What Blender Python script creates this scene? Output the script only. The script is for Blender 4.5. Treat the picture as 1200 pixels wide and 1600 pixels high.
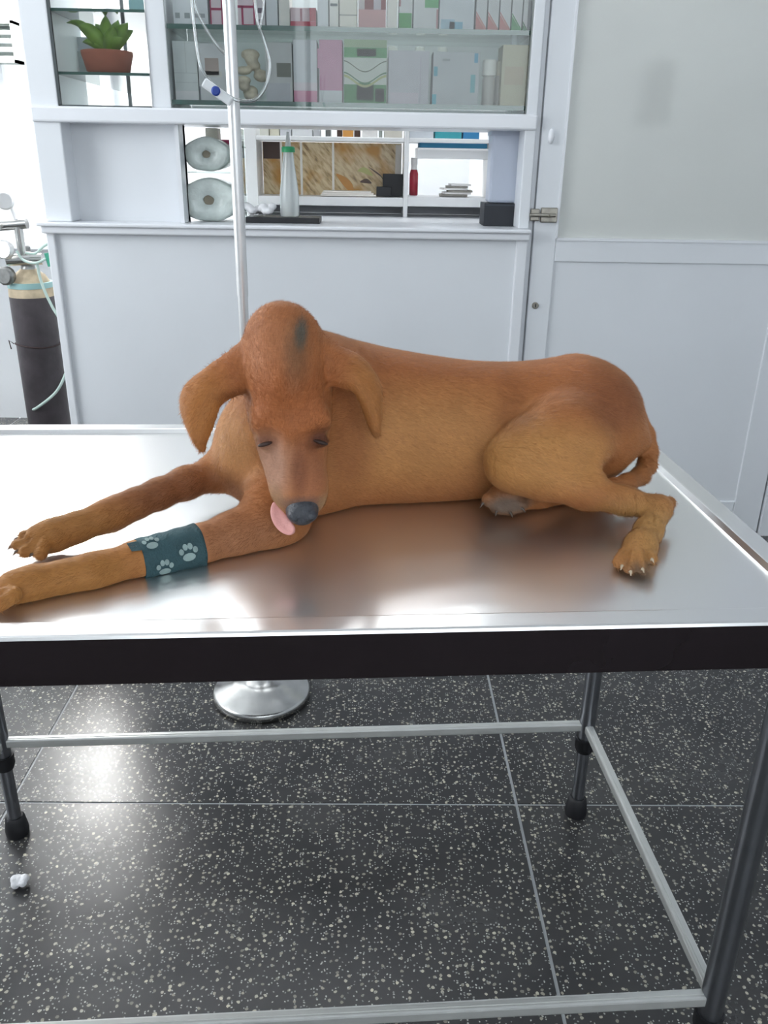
import bpy, bmesh, math, random
import numpy as np
from mathutils import Vector, Matrix
for o in list(bpy.data.objects): bpy.data.objects.remove(o, do_unlink=True)
scene = bpy.context.scene
COL = scene.collection

# ------------------------------------------------------------------ camera
FPX, PITCH, ROLL, YAW, CAMH = 1315.6, 0.3958, 0.0168, 0.018, 1.25
_cp, _sp = math.cos(PITCH), math.sin(PITCH)
FW = Vector((math.sin(YAW)*_cp, math.cos(YAW)*_cp, -_sp))
_r0 = Vector((math.cos(YAW), -math.sin(YAW), 0)); _u0 = _r0.cross(FW)
RT = math.cos(ROLL)*_r0 + math.sin(ROLL)*_u0
UP = -math.sin(ROLL)*_r0 + math.cos(ROLL)*_u0
CAM = Vector((0, 0, CAMH))
cd = bpy.data.cameras.new('camera'); cam = bpy.data.objects.new('camera', cd); COL.objects.link(cam)
cd.sensor_fit = 'HORIZONTAL'; cd.sensor_width = 36.0; cd.lens = FPX/1200*36.0
cd.clip_start = 0.02
mw = Matrix((RT, UP, -FW)).transposed().to_4x4(); mw.translation = CAM
cam.matrix_world = mw
scene.camera = cam

# ------------------------------------------------------------------ world, lights, exposure
scene.view_settings.view_transform = 'Standard'
scene.view_settings.look = 'None'
scene.view_settings.gamma = 1.0
scene.view_settings.use_curve_mapping = False
scene.view_settings.exposure = 0.15
w = bpy.data.worlds.new('world'); scene.world = w; w.use_nodes = True
bg = w.node_tree.nodes['Background']
bg.inputs['Color'].default_value = (0.86, 0.94, 1.0, 1); bg.inputs['Strength'].default_value = 3.0

def area(name, loc, target, sx, sy, power, color=(1, 1, 1)):
    l = bpy.data.lights.new(name, 'AREA'); l.shape = 'RECTANGLE'; l.size = sx; l.size_y = sy
    l.energy = power; l.color = color
    o = bpy.data.objects.new(name, l); COL.objects.link(o); o.location = loc
    o.rotation_euler = (Vector(target)-Vector(loc)).to_track_quat('-Z', 'Y').to_euler()
    return o
# daylight entering through the window on the left and the open front of the clinic behind the camera
area('daylight_left_window', (-2.45, 1.3, 1.75), (0, 1.2, 0.9), 1.5, 1.3, 28, (0.95, 0.98, 1.0))
area('daylight_front_window', (0.5, -1.45, 1.95), (0, 1.3, 0.9), 2.2, 1.2, 5, (0.97, 0.98, 1.0))

# ------------------------------------------------------------------ helpers
def at(px, py, Y):
    d = FW + RT*((px-600)/FPX) - UP*((py-800)/FPX)
    return CAM + d*(Y/d.y)
def atz(px, py, z):
    d = FW + RT*((px-600)/FPX) - UP*((py-800)/FPX)
    return CAM + d*((z-CAMH)/d.z)
def mpp(p):                                   # metres for one pixel at point p
    return (Vector(p)-CAM).dot(FW)/FPX
def lin(c):
    c = c/255.0
    return c/12.92 if c <= 0.04045 else ((c+0.055)/1.055)**2.4
def rgb(r, g, b): return (lin(r), lin(g), lin(b), 1.0)

MATS = {}
def mat(name, col=(0.8, 0.8, 0.8, 1), rough=0.5, metal=0.0, var=0.0, vscale=8.0, bump=0.0, bscale=60.0, spec=0.5,
        trans=0.0, emit=None, estr=0.0, coat=0.0, alpha=1.0, sheen=0.0):
    if name in MATS: return MATS[name]
    m = bpy.data.materials.new(name); m.use_nodes = True; nt = m.node_tree; b = nt.nodes['Principled BSDF']
    b.inputs['Base Color'].default_value = col; b.inputs['Roughness'].default_value = rough
    b.inputs['Metallic'].default_value = metal; b.inputs['Specular IOR Level'].default_value = spec
    b.inputs['Transmission Weight'].default_value = trans; b.inputs['Coat Weight'].default_value = coat
    b.inputs['Alpha'].default_value = alpha; b.inputs['Sheen Weight'].default_value = sheen
    if emit: b.inputs['Emission Color'].default_value = emit; b.inputs['Emission Strength'].default_value = estr
    tc = nt.nodes.new('ShaderNodeTexCoord')
    if var:
        n = nt.nodes.new('ShaderNodeTexNoise'); n.inputs['Scale'].default_value = vscale; n.inputs['Detail'].default_value = 4
        nt.links.new(tc.outputs['Object'], n.inputs['Vector'])
        r = nt.nodes.new('ShaderNodeValToRGB')
        r.color_ramp.elements[0].position = 0.3; r.color_ramp.elements[1].position = 0.7
        r.color_ramp.elements[0].color = [c*(1-var) for c in col[:3]]+[1]
        r.color_ramp.elements[1].color = [min(1, c*(1+var*0.6)) for c in col[:3]]+[1]
        nt.links.new(n.outputs['Fac'], r.inputs['Fac']); nt.links.new(r.outputs['Color'], b.inputs['Base Color'])
    if bump:
        n2 = nt.nodes.new('ShaderNodeTexNoise'); n2.inputs['Scale'].default_value = bscale; n2.inputs['Detail'].default_value = 3
        nt.links.new(tc.outputs['Object'], n2.inputs['Vector'])
        bp = nt.nodes.new('ShaderNodeBump'); bp.inputs['Strength'].default_value = bump; bp.inputs['Distance'].default_value = 0.004
        nt.links.new(n2.outputs['Fac'], bp.inputs['Height']); nt.links.new(bp.outputs['Normal'], b.inputs['Normal'])
    MATS[name] = m
    return m
def clear_glass(name, tint, refl=0.08, rough=0.02):
    """thin clear sheet: see-through with a fresnel gloss"""
    m = bpy.data.materials.new(name); m.use_nodes = True; nt = m.node_tree; nt.nodes.clear()
    out = nt.nodes.new('ShaderNodeOutputMaterial'); mx = nt.nodes.new('ShaderNodeMixShader')
    t = nt.nodes.new('ShaderNodeBsdfTransparent'); t.inputs['Color'].default_value = tint
    g = nt.nodes.new('ShaderNodeBsdfGlossy'); g.inputs['Roughness'].default_value = rough
    lw = nt.nodes.new('ShaderNodeFresnel'); lw.inputs['IOR'].default_value = 1.45
    mt = nt.nodes.new('ShaderNodeMath'); mt.operation = 'ADD'; mt.inputs[1].default_value = refl-0.04; mt.use_clamp = True
    nt.links.new(lw.outputs['Fac'], mt.inputs[0]); nt.links.new(mt.outputs[0], mx.inputs['Fac'])
    nt.links.new(t.outputs[0], mx.inputs[1]); nt.links.new(g.outputs[0], mx.inputs[2]); nt.links.new(mx.outputs[0], out.inputs['Surface'])
    MATS[name] = m
    return m

class MB:
    def __init__(s): s.v = []; s.f = []; s.sm = []
    def _add(s, vs, fs, smooth=False):
        n = len(s.v); s.v += [tuple(v) for v in vs]; s.f += [tuple(n+i for i in f) for f in fs]; s.sm += [smooth]*len(fs); return s
    def box(s, lo, hi):
        x0, y0, z0 = lo; x1, y1, z1 = hi
        return s._add([(x0,y0,z0),(x1,y0,z0),(x1,y1,z0),(x0,y1,z0),(x0,y0,z1),(x1,y0,z1),(x1,y1,z1),(x0,y1,z1)],
                      [(0,3,2,1),(4,5,6,7),(0,1,5,4),(1,2,6,5),(2,3,7,6),(3,0,4,7)])
    def obox(s, c, ax, ay, az, hx, hy, hz):
        c = Vector(c); vs = []
        for k in (-1, 1):
            for i, j in ((-1,-1),(1,-1),(1,1),(-1,1)): vs.append(c+ax*hx*i+ay*hy*j+az*hz*k)
        return s._add(vs, [(0,3,2,1),(4,5,6,7),(0,1,5,4),(1,2,6,5),(2,3,7,6),(3,0,4,7)])
    def tube(s, path, r, n=14, cap=True, smooth=True):
        path = [Vector(p) for p in path]; rs = r if isinstance(r, (list, tuple)) else [r]*len(path)
        vs = []; m = len(path); nrm = None
        for i, p in enumerate(path):
            t = (path[min(i+1, m-1)]-path[max(i-1, 0)]).normalized()
            if nrm is None:
                a = Vector((0,0,1)) if abs(t.z) < 0.9 else Vector((1,0,0)); nrm = t.cross(a).normalized()
            else: nrm = (nrm - t*nrm.dot(t)).normalized()
            b = t.cross(nrm)
            for k in range(n):
                an = 2*math.pi*k/n; vs.append(p+(nrm*math.cos(an)+b*math.sin(an))*rs[i])
        fs = [(i*n+k, i*n+(k+1)%n, (i+1)*n+(k+1)%n, (i+1)*n+k) for i in range(m-1) for k in range(n)]
        s._add(vs, fs, smooth)
        if cap:
            s._add(vs[:n], [tuple(range(n))[::-1]]); s._add(vs[-n:], [tuple(range(n))])
        return s
    def lathe(s, c, prof, n=32, axis=None, smooth=True, sx=1.0, sy=1.0):
        c = Vector(c); az = Vector(axis).normalized() if axis else Vector((0,0,1))
        ax = az.orthogonal().normalized() if axis else Vector((1,0,0)); ay = az.cross(ax)
        vs = []
        for r, h in prof:
            for k in range(n):
                a = 2*math.pi*k/n; vs.append(c+ax*(r*math.cos(a)*sx)+ay*(r*math.sin(a)*sy)+az*h)
        m = len(prof)
        fs = [(i*n+k, i*n+(k+1)%n, (i+1)*n+(k+1)%n, (i+1)*n+k) for i in range(m-1) for k in range(n)]
        s._add(vs, fs, smooth)
        s._add(vs[:n], [tuple(range(n))[::-1]]); s._add(vs[-n:], [tuple(range(n))])
        return s
    def ball(s, c, r, n=14, m=10, axes=None):
        c = Vector(c); r = Vector(r) if hasattr(r, '__len__') else Vector((r, r, r))
        A = axes or (Vector((1,0,0)), Vector((0,1,0)), Vector((0,0,1)))
        vs = []
        for i in range(1, m):
            t = math.pi*i/m
            for k in range(n):
                a = 2*math.pi*k/n
                vs.append(c+A[0]*(r.x*math.sin(t)*math.cos(a))+A[1]*(r.y*math.sin(t)*math.sin(a))+A[2]*(r.z*math.cos(t)))
        vs += [c+A[2]*r.z, c-A[2]*r.z]; T = len(vs)-2
        fs = [(i*n+k, (i+1)*n+k, (i+1)*n+(k+1)%n, i*n+(k+1)%n) for i in range(m-2) for k in range(n)]
        fs += [(T, k, (k+1)%n) for k in range(n)] + [(T+1, (m-2)*n+(k+1)%n, (m-2)*n+k) for k in range(n)]
        return s._add(vs, fs, True)
    def prism(s, poly, d, smooth=False):
        """poly: list of 3-D points, d: extrusion vector"""
        d = Vector(d); n = len(poly); P = [Vector(p) for p in poly]
        s._add(P+[p+d for p in P], [tuple(range(n))[::-1], tuple(range(n, 2*n))]+[(i, (i+1)%n, n+(i+1)%n, n+i) for i in range(n)], smooth)
        return s
    def build(s, name, m, parent=None, bevel=0.0, seg=2, fix=True):
        me = bpy.data.meshes.new(name); org = Vector((0,0,0))
        me.from_pydata(s.v, [], s.f); me.polygons.foreach_set('use_smooth', s.sm); me.update()
        if fix:
            bm = bmesh.new(); bm.from_mesh(me); bmesh.ops.recalc_face_normals(bm, faces=bm.faces); bm.to_mesh(me); bm.free()
        o = bpy.data.objects.new(name, me); COL.objects.link(o)
        if m: me.materials.append(MATS[m] if isinstance(m, str) else m)
        if parent: o.parent = parent; o.matrix_parent_inverse = Matrix.Translation(-parent.location)
        if bevel:
            b = o.modifiers.new('bevel', 'BEVEL'); b.width = bevel; b.segments = seg; b.limit_method = 'ANGLE'; b.angle_limit = math.radians(40)
        return o
def tag(o, label=None, cat=None, group=None, kind=None):
    if label: o['label'] = label
    if cat: o['category'] = cat
    if group: o['group'] = group
    if kind: o['kind'] = kind
    return o
def empty(name, loc):
    o = bpy.data.objects.new(name, None); COL.objects.link(o); o.location = loc; o.empty_display_size = 0.05
    return o
def spline(pts, n=8):
    P = [Vector(p) for p in pts]; P = [2*P[0]-P[1]]+P+[2*P[-1]-P[-2]]; out = []
    for i in range(1, len(P)-2):
        for k in range(n):
            t = k/n; a, b, c, d = P[i-1], P[i], P[i+1], P[i+2]
            out.append(0.5*((2*b)+(c-a)*t+(2*a-5*b+4*c-d)*t*t+(3*b-a-3*c+d)*t**3))
    out.append(P[-2]); return out

# ------------------------------------------------------------------ materials
WHITE = rgb(226, 229, 233)
mat('white_paint', WHITE, 0.35, var=0.03, vscale=3, bump=0.05, bscale=40)
mat('white_wall', rgb(232, 235, 238), 0.6, var=0.03, vscale=2, bump=0.08, bscale=90)
mat('white_trim', rgb(232, 234, 238), 0.28, var=0.02, vscale=4)
mat('white_laminate', rgb(236, 236, 236), 0.3, var=0.02, vscale=4)
mat('dark_rubber', rgb(24, 24, 28), 0.55, var=0.2, vscale=30)
mat('black_plastic', rgb(22, 24, 28), 0.4, var=0.1, vscale=30)
mat('grey_gasket', rgb(60, 68, 70), 0.5, var=0.1)
mat('chrome', rgb(226, 226, 226), 0.32, 0.7, var=0.05, vscale=40)
mat('chrome_worn', rgb(190, 190, 188), 0.22, 1.0, var=0.12, vscale=30)
mat('latch_metal', rgb(170, 165, 155), 0.35, 1.0, var=0.2, vscale=80)
mat('alu', rgb(214, 215, 212), 0.35, 0.5, var=0.06, vscale=30)
clear_glass('clear_glass', (0.97, 0.985, 0.98, 1), 0.03)
clear_glass('shelf_glass', (0.84, 0.90, 0.88, 1), 0.06, 0.05)
clear_glass('tube_plastic', (0.90, 0.93, 0.93, 1), 0.22, 0.12)
mat('glass_edge', rgb(60, 100, 92), 0.15, coat=0.5, var=0.1, vscale=20)

def steel(name, base, r0, r1, stretch, metal=1.0):
    m = bpy.data.materials.new(name); m.use_nodes = True; nt = m.node_tree; b = nt.nodes['Principled BSDF']
    b.inputs['Metallic'].default_value = metal
    tc = nt.nodes.new('ShaderNodeTexCoord'); mp = nt.nodes.new('ShaderNodeMapping'); mp.inputs['Scale'].default_value = stretch
    n = nt.nodes.new('ShaderNodeTexNoise'); n.inputs['Scale'].default_value = 30; n.inputs['Detail'].default_value = 6
    n2 = nt.nodes.new('ShaderNodeTexNoise'); n2.inputs['Scale'].default_value = 2.6; n2.inputs['Detail'].default_value = 5
    nt.links.new(tc.outputs['Object'], mp.inputs['Vector']); nt.links.new(mp.outputs[0], n.inputs['Vector']); nt.links.new(tc.outputs['Object'], n2.inputs['Vector'])
    mr = nt.nodes.new('ShaderNodeMapRange'); mr.inputs['To Min'].default_value = r0; mr.inputs['To Max'].default_value = r1
    mr.inputs['From Min'].default_value = 0.3; mr.inputs['From Max'].default_value = 0.7
    nt.links.new(n2.outputs['Fac'], mr.inputs['Value']); nt.links.new(mr.outputs[0], b.inputs['Roughness'])
    r = nt.nodes.new('ShaderNodeValToRGB'); r.color_ramp.elements[0].color = [c*0.93 for c in base[:3]]+[1]; r.color_ramp.elements[1].color = base
    nt.links.new(n.outputs['Fac'], r.inputs['Fac']); nt.links.new(r.outputs['Color'], b.inputs['Base Color'])
    bp = nt.nodes.new('ShaderNodeBump'); bp.inputs['Strength'].default_value = 0.03; bp.inputs['Distance'].default_value = 0.001
    nt.links.new(n.outputs['Fac'], bp.inputs['Height']); nt.links.new(bp.outputs['Normal'], b.inputs['Normal'])
    MATS[name] = m
steel('table_steel', rgb(238, 237, 236), 0.14, 0.21, (1, 14, 1))
def two_lobe(name, rough2, fac):                      # brushed steel: a sharp lobe over a broad one
    nt = MATS[name].node_tree; b = nt.nodes['Principled BSDF']; out = nt.nodes['Material Output']
    g_ = nt.nodes.new('ShaderNodeBsdfAnisotropic'); g_.inputs['Color'].default_value = rgb(240, 240, 239); g_.inputs['Roughness'].default_value = rough2
    mx = nt.nodes.new('ShaderNodeMixShader'); mx.inputs['Fac'].default_value = fac
    nt.links.new(b.outputs[0], mx.inputs[1]); nt.links.new(g_.outputs[0], mx.inputs[2]); nt.links.new(mx.outputs[0], out.inputs['Surface'])
two_lobe('table_steel', 0.45, 0.45)
steel('reflection_dark_steel', rgb(96, 86, 90), 0.22, 0.30, (1, 14, 1))  # base colour darkened to carry the reflection of the dark floor

def terrazzo():
    m = bpy.data.materials.new('terrazzo'); m.use_nodes = True; nt = m.node_tree; b = nt.nodes['Principled BSDF']
    tc = nt.nodes.new('ShaderNodeTexCoord'); L = nt.links.new
    base = nt.nodes.new('ShaderNodeTexNoise'); base.inputs['Scale'].default_value = 5; base.inputs['Detail'].default_value = 6
    L(tc.outputs['Object'], base.inputs['Vector'])
    br = nt.nodes.new('ShaderNodeValToRGB'); br.color_ramp.elements[0].color = rgb(44, 44, 45); br.color_ramp.elements[1].color = rgb(62, 61, 61)
    br.color_ramp.elements[0].position = 0.3; br.color_ramp.elements[1].position = 0.7
    L(base.outputs['Fac'], br.inputs['Fac'])
    cur = br.outputs['Color']
    # distort the coordinates so that the chips are irregular
    dn = nt.nodes.new('ShaderNodeTexNoise'); dn.inputs['Scale'].default_value = 90; L(tc.outputs['Object'], dn.inputs['Vector'])
    vm = nt.nodes.new('ShaderNodeVectorMath'); vm.operation = 'MULTIPLY_ADD'; vm.inputs[1].default_value = (0.006, 0.006, 0.006)
    L(dn.outputs['Color'], vm.inputs[0]); L(tc.outputs['Object'], vm.inputs[2])
    for sc, thr, dens, c0, c1 in ((92, 0.26, 0.76, rgb(168, 163, 148), rgb(112, 109, 101)), (200, 0.27, 0.80, rgb(190, 190, 182), rgb(120, 122, 120)), (70, 0.20, 0.88, rgb(196, 190, 170), rgb(170, 165, 150))):
        v = nt.nodes.new('ShaderNodeTexVoronoi'); v.inputs['Scale'].default_value = sc; v.voronoi_dimensions = '2D'; L(vm.outputs[0], v.inputs['Vector'])
        lt = nt.nodes.new('ShaderNodeMath'); lt.operation = 'LESS_THAN'; lt.inputs[1].default_value = thr; L(v.outputs['Distance'], lt.inputs[0])
        sp = nt.nodes.new('ShaderNodeSeparateColor'); L(v.outputs['Color'], sp.inputs['Color'])
        gt = nt.nodes.new('ShaderNodeMath'); gt.operation = 'GREATER_THAN'; gt.inputs[1].default_value = dens; L(sp.outputs[0], gt.inputs[0])
        mu = nt.nodes.new('ShaderNodeMath'); mu.operation = 'MULTIPLY'; L(lt.outputs[0], mu.inputs[0]); L(gt.outputs[0], mu.inputs[1])
        cm = nt.nodes.new('ShaderNodeMix'); cm.data_type = 'RGBA'; cm.inputs['A'].default_value = c1; cm.inputs['B'].default_value = c0; L(sp.outputs[1], cm.inputs['Factor'])
        mx = nt.nodes.new('ShaderNodeMix'); mx.data_type = 'RGBA'; L(mu.outputs[0], mx.inputs['Factor']); L(cur, mx.inputs['A']); L(cm.outputs['Result'], mx.inputs['B'])
        cur = mx.outputs['Result']
    L(cur, b.inputs['Base Color'])
    rn = nt.nodes.new('ShaderNodeMapRange'); rn.inputs['To Min'].default_value = 0.20; rn.inputs['To Max'].default_value = 0.32
    L(base.outputs['Fac'], rn.inputs['Value']); L(rn.outputs[0], b.inputs['Roughness'])
    b.inputs['Specular IOR Level'].default_value = 0.5
    MATS['terrazzo'] = m
terrazzo()
mat('joint_strip', rgb(165, 168, 170), 0.4, var=0.1, vscale=10)

# ------------------------------------------------------------------ the room
XL, XR, YF, YB, ZC = -2.6, 2.2, -1.6, 4.2, 2.75
fl = tag(MB().box((XL, YF, -0.06), (XR, YB, -0.002)).build('floor', 'joint_strip'), 'dark polished terrazzo floor in large slabs with pale joint strips', 'floor', kind='structure')
TS = 1.059; JX, JY = 0.315, 1.398                      # slab pitch and one joint crossing
g = 0.0030
slabs = {}
ni = range(math.floor((XL-JX)/TS), math.ceil((XR-JX)/TS)); nj = range(math.floor((YF-JY)/TS), math.ceil((YB-JY)/TS))
for i in ni:
    for j in nj:
        x0, x1 = max(XL, JX+i*TS+g), min(XR, JX+(i+1)*TS-g); y0, y1 = max(YF, JY+j*TS+g), min(YB, JY+(j+1)*TS-g)
        MB().box((x0, y0, -0.03), (x1, y1, 0.0)).build('slab', 'terrazzo', fl)
tag(MB().box((XL, YF, ZC), (XR, YB, ZC+0.08)).build('ceiling', 'white_wall'), 'white ceiling', 'ceiling', kind='structure')
# left wall with a window opening (outside the picture, it lets the daylight in)
wl = MB()
for lo, hi in (((XL-0.1, YF, 0), (XL, 0.7, ZC)), ((XL-0.1, 2.3, 0), (XL, YB, ZC)), ((XL-0.1, 0.7, 0), (XL, 2.3, 1.0)), ((XL-0.1, 0.7, 2.4), (XL, 2.3, ZC))): wl.box(lo, hi)
tag(wl.build('wall_left', 'white_wall'), 'white plaster wall on the left of the room', 'wall', kind='structure')
tag(MB().box((XR, YF, 0), (XR+0.1, YB, ZC)).build('wall_right', 'white_wall'), 'white plaster wall on the right of the room', 'wall', kind='structure')
wf = MB()
for lo, hi in (((XL, YF-0.1, 0), (-0.6, YF, ZC)), ((1.6, YF-0.1, 0), (XR, YF, ZC)), ((-0.6, YF-0.1, 0), (1.6, YF, 1.3)), ((-0.6, YF-0.1, 2.5), (1.6, YF, ZC))): wf.box(lo, hi)
tag(wf.build('wall_front', 'white_wall'), 'white wall with a wide opening at the front of the clinic', 'wall', kind='structure')
# far wall with the bright window behind the oxygen cylinder
wz0 = at(30, 374, YB).z; wb = MB(); WX0, WX1 = -2.3, -1.16
for lo, hi in (((XL, YB, 0), (WX1, YB+0.1, wz0)), ((XL, YB, wz0), (WX0, YB+0.1, ZC)), ((WX0, YB, 2.45), (WX1, YB+0.1, ZC)), ((WX1, YB, 0), (XR, YB+0.1, ZC))): wb.box(lo, hi)
tag(wb.build('wall_back', 'white_wall'), 'white wall at the far end behind the pharmacy partition', 'wall', kind='structure')
win = tag(empty('window_1', (-1.73, YB, wz0)), 'bright daylit window with white frame behind the gas cylinder', 'window', kind='structure')
fr = MB(); t = 0.05
fr.box((WX0, YB-0.03, wz0), (WX0+t, YB+0.05, 2.45)).box((WX1-t, YB-0.03, wz0), (WX1, YB+0.05, 2.45)).box((WX0, YB-0.03, wz0), (WX1, YB+0.05, wz0+t)).box((WX0, YB-0.03, 2.40), (WX1, YB+0.05, 2.45))
fr.build('window_frame', 'white_trim', win, bevel=0.004)
MB().box((WX0-0.05, YB-0.12, wz0-0.035), (WX1+0.03, YB+0.0, wz0)).build('window_sill', 'white_trim', win, bevel=0.004)
mat('window_frost', rgb(90, 96, 98), 0.6, emit=(0.92, 0.98, 1.0, 1), estr=0.95, var=0.02)
MB().box((WX0+t, YB+0.01, wz0+t), (-1.66, YB+0.02, 2.40)).build('pane', 'window_frost', win)
MB().box((-1.64, YB+0.01, wz0+t), (WX1-t, YB+0.02, 2.40)).build('pane', 'window_frost', win)
MB().box((-1.665, YB-0.02, wz0+t), (-1.635, YB+0.03, 2.40)).build('mullion', 'white_trim', win, bevel=0.003)
mat('louvre_grey', rgb(150, 158, 155), 0.5, var=0.1)
lz = at(10, 98, YB-0.1).z; lx1 = at(25, 80, YB-0.1).x
lo_ = tag(empty('air_vent', (lx1-0.18, YB-0.1, lz)), 'grey louvred air vent mounted in front of the bright window', 'vent')
f_ = MB(); f_.box((lx1-0.36, YB-0.10, lz), (lx1, YB-0.02, lz+0.012)).box((lx1-0.36, YB-0.10, lz+0.148), (lx1, YB-0.02, lz+0.16)).box((lx1-0.012, YB-0.10, lz), (lx1, YB-0.02, lz+0.16)).box((lx1-0.36, YB-0.10, lz), (lx1-0.348, YB-0.02, lz+0.16))
f_.build('vent_frame', 'louvre_grey', lo_)
for k in range(4):
    MB().obox((lx1-0.18, YB-0.06, lz+0.03+0.033*k), Vector((1,0,0)), Vector((0,0.85,0.5)).normalized(), Vector((0,-0.5,0.85)).normalized(), 0.168, 0.028, 0.003).build('slat', 'louvre_grey', lo_)

# ---- lamps: ceiling LED panels, two of them and the cabinet strip added to brighten
mat('led_white', rgb(250, 252, 255), 0.4, emit=(0.97, 0.99, 1.0, 1), estr=9.5, var=0.01)
mat('added_glow_strip', rgb(250, 252, 255), 0.4, emit=(0.97, 1.0, 1.0, 1), estr=14.0, var=0.01)
def led_panel(x, y, sx, sy, label):
    e = tag(empty('ceiling_light', (x, y, ZC)), label, 'ceiling light')
    MB().box((x-sx-0.02, y-sy-0.02, ZC-0.03), (x+sx+0.02, y+sy+0.02, ZC)).build('housing', 'white_trim', e, bevel=0.004)
    MB().box((x-sx, y-sy, ZC-0.034), (x+sx, y+sy, ZC-0.0305)).build('diffuser', 'led_white', e)
led_panel(-0.3, 2.62, 0.62, 0.035, 'long white ceiling tube lamp in front of the partition')
led_panel(-0.2, 3.55, 0.6, 0.15, 'long white ceiling lamp added to brighten the pharmacy')  # added out of view to brighten the pharmacy inside
led_panel(1.3, 3.5, 0.4, 0.25, 'short white ceiling lamp added to light the frosted door pane')  # unseen lamp added so the frosted pane glows from behind
mat('bulb_glow', rgb(255, 250, 240), 0.4, emit=(1.0, 0.98, 0.95, 1), estr=150.0, var=0.01)
lx_, ly_, lz_ = -1.517, 3.90, 1.99
wlamp = tag(empty('pendant_lamp', (lx_, ly_, ZC)), 'bright globe lamp hanging by its cord before the far window', 'lamp')
MB().lathe((lx_, ly_, ZC-0.03), [(0.02, 0), (0.045, 0.01), (0.045, 0.03)], 20).build('ceiling_rose', 'white_trim', wlamp)
MB().tube([(lx_, ly_, lz_+0.17), (lx_, ly_, ZC-0.02)], 0.003, 8).build('cord', 'white_trim', wlamp)
MB().lathe((lx_, ly_, lz_+0.115), [(0.022, 0), (0.022, 0.05), (0.010, 0.065)], 16).build('lamp_holder', 'white_trim', wlamp)
MB().ball((lx_, ly_, lz_), 0.12, 24, 16).build('bulb', 'bulb_glow', wlamp)
# ---- partition: white lower panel, ledge, posts and beam carrying the display cabinet
YP = 2.80
PX0 = at(72, 350, YP).x; PX1 = at(826, 362, YP).x      # outer edges of the partition front
ZL = at(450, 352, YP).z                                # ledge top
ZB0, ZB1 = at(450, 197, YP).z, at(450, 172, YP).z      # beam under the display cabinet
XO = at(276, 200, YP).x                                # left edge of the pass-through opening
XS = at(92, 172, YP).x                                 # inner edge of left post
XQ = at(823, 172, YP).x                                # inner edge of right post
XG = at(829, 400, YP).x
part = tag(empty('partition_wall', ((PX0+PX1)/2, YP, 0)), 'white panelled partition with a pass-through opening above a ledge', 'partition', kind='structure')
MB().box((PX0+0.012, YP+0.012, 0.10), (PX1-0.03, YP+0.05, ZL-0.03)).build('lower_panel', 'white_paint', part)
MB().box((PX0, YP+0.0, 0.0), (PX1, YP+0.05, 0.10)).build('plinth', 'white_trim', part, bevel=0.003)
MB().box((PX0-0.004, YP-0.005, 0.10), (PX0+0.022, YP+0.05, ZL-0.03)).build('stile', 'white_trim', part, bevel=0.004)
MB().box((PX1-0.036, YP-0.005, 0.10), (PX1, YP+0.05, ZL-0.03)).build('stile', 'white_trim', part, bevel=0.004)
MB().box((PX0-0.02, YP-0.035, ZL-0.012), (PX1+0.004, YP+0.75, ZL)).build('countertop', 'white_trim', part, bevel=0.004)
MB().box((PX0-0.012, YP-0.022, ZL-0.034), (PX1+0.002, YP+0.03, ZL-0.012)).build('ledge_moulding', 'white_trim', part, bevel=0.005)
MB().box((PX0, YP, ZL), (XS, YP+0.30, 2.6)).build('post', 'white_paint', part, bevel=0.004)
MB().box((XQ, YP, ZL), (PX1, YP+0.30, 2.6)).build('post', 'white_paint', part, bevel=0.004)
MB().box((PX0, YP-0.012, ZB0), (PX1, YP+0.30, ZB1)).build('beam', 'white_trim', part, bevel=0.006)
MB().box((XS, YP+0.085, ZL), (XO, YP+0.115, ZB0)).build('niche_panel', 'white_paint', part)
MB().box((XO-0.012, YP+0.02, ZL), (XO, YP+0.115, ZB0)).build('niche_edge', 'white_trim', part)
MB().box((PX0+0.02, YP+0.05, 0.0), (PX0+0.05, YP+1.38, ZL-0.012)).build('side_panel', 'white_paint', part)
MB().box((PX1-0.05, YP+0.30, 0.0), (PX1-0.01, YB, 2.6)).build('side_panel', 'white_paint', part)

# ---- display cabinet above the beam
ZTOP = 2.05
XD0, XD1 = at(231, 100, YP).x, at(262, 100, YP).x      # white divider
cab = tag(empty('display_cabinet', ((XS+XQ)/2, YP, ZB1)), 'white glass-fronted wall cabinet full of medicine boxes', 'cabinet')
MB().box((XD0, YP+0.01, ZB1), (XD1, YP+0.32, ZTOP)).build('divider', 'white_paint', cab, bevel=0.003)
mat('dispenser_grey', rgb(150, 155, 152), 0.5, var=0.1)
mat('cabinet_back', rgb(214, 218, 220), 0.5, var=0.03)
MB().box((XD1, YP+0.325, ZB1), (XQ, YP+0.34, ZTOP)).build('back_panel', 'cabinet_back', cab)
MB().box((PX0, YP-0.012, ZTOP), (PX1, YP+0.34, ZTOP+0.05)).build('cabinet_top', 'white_trim', cab, bevel=0.004)
MB().box((XD1+0.05, YP+0.10, ZTOP-0.012), (XQ-0.05, YP+0.14, ZTOP)).build('added_light_strip', 'added_glow_strip', cab)  # glowing strip added to brighten the boxes, not a known fitting
def pane(x0, x1, name='glass_pane'):
    MB().box((x0, YP+0.004, ZB1), (x1, YP+0.009, ZTOP)).build(name, 'clear_glass', cab)
pane(XS+0.008, XD0); pane(XD1, XQ-0.008)
gk = MB(); gk.box((XS, YP+0.002, ZB1), (XS+0.008, YP+0.012, ZTOP)).box((XS, YP+0.002, ZB1), (XD0, YP+0.012, ZB1+0.004)); gk.build('gasket', 'grey_gasket', cab)
MB().box((XQ-0.003, YP+0.002, ZB1), (XQ, YP+0.012, ZTOP)).build('gasket', 'dispenser_grey', cab)
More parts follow.
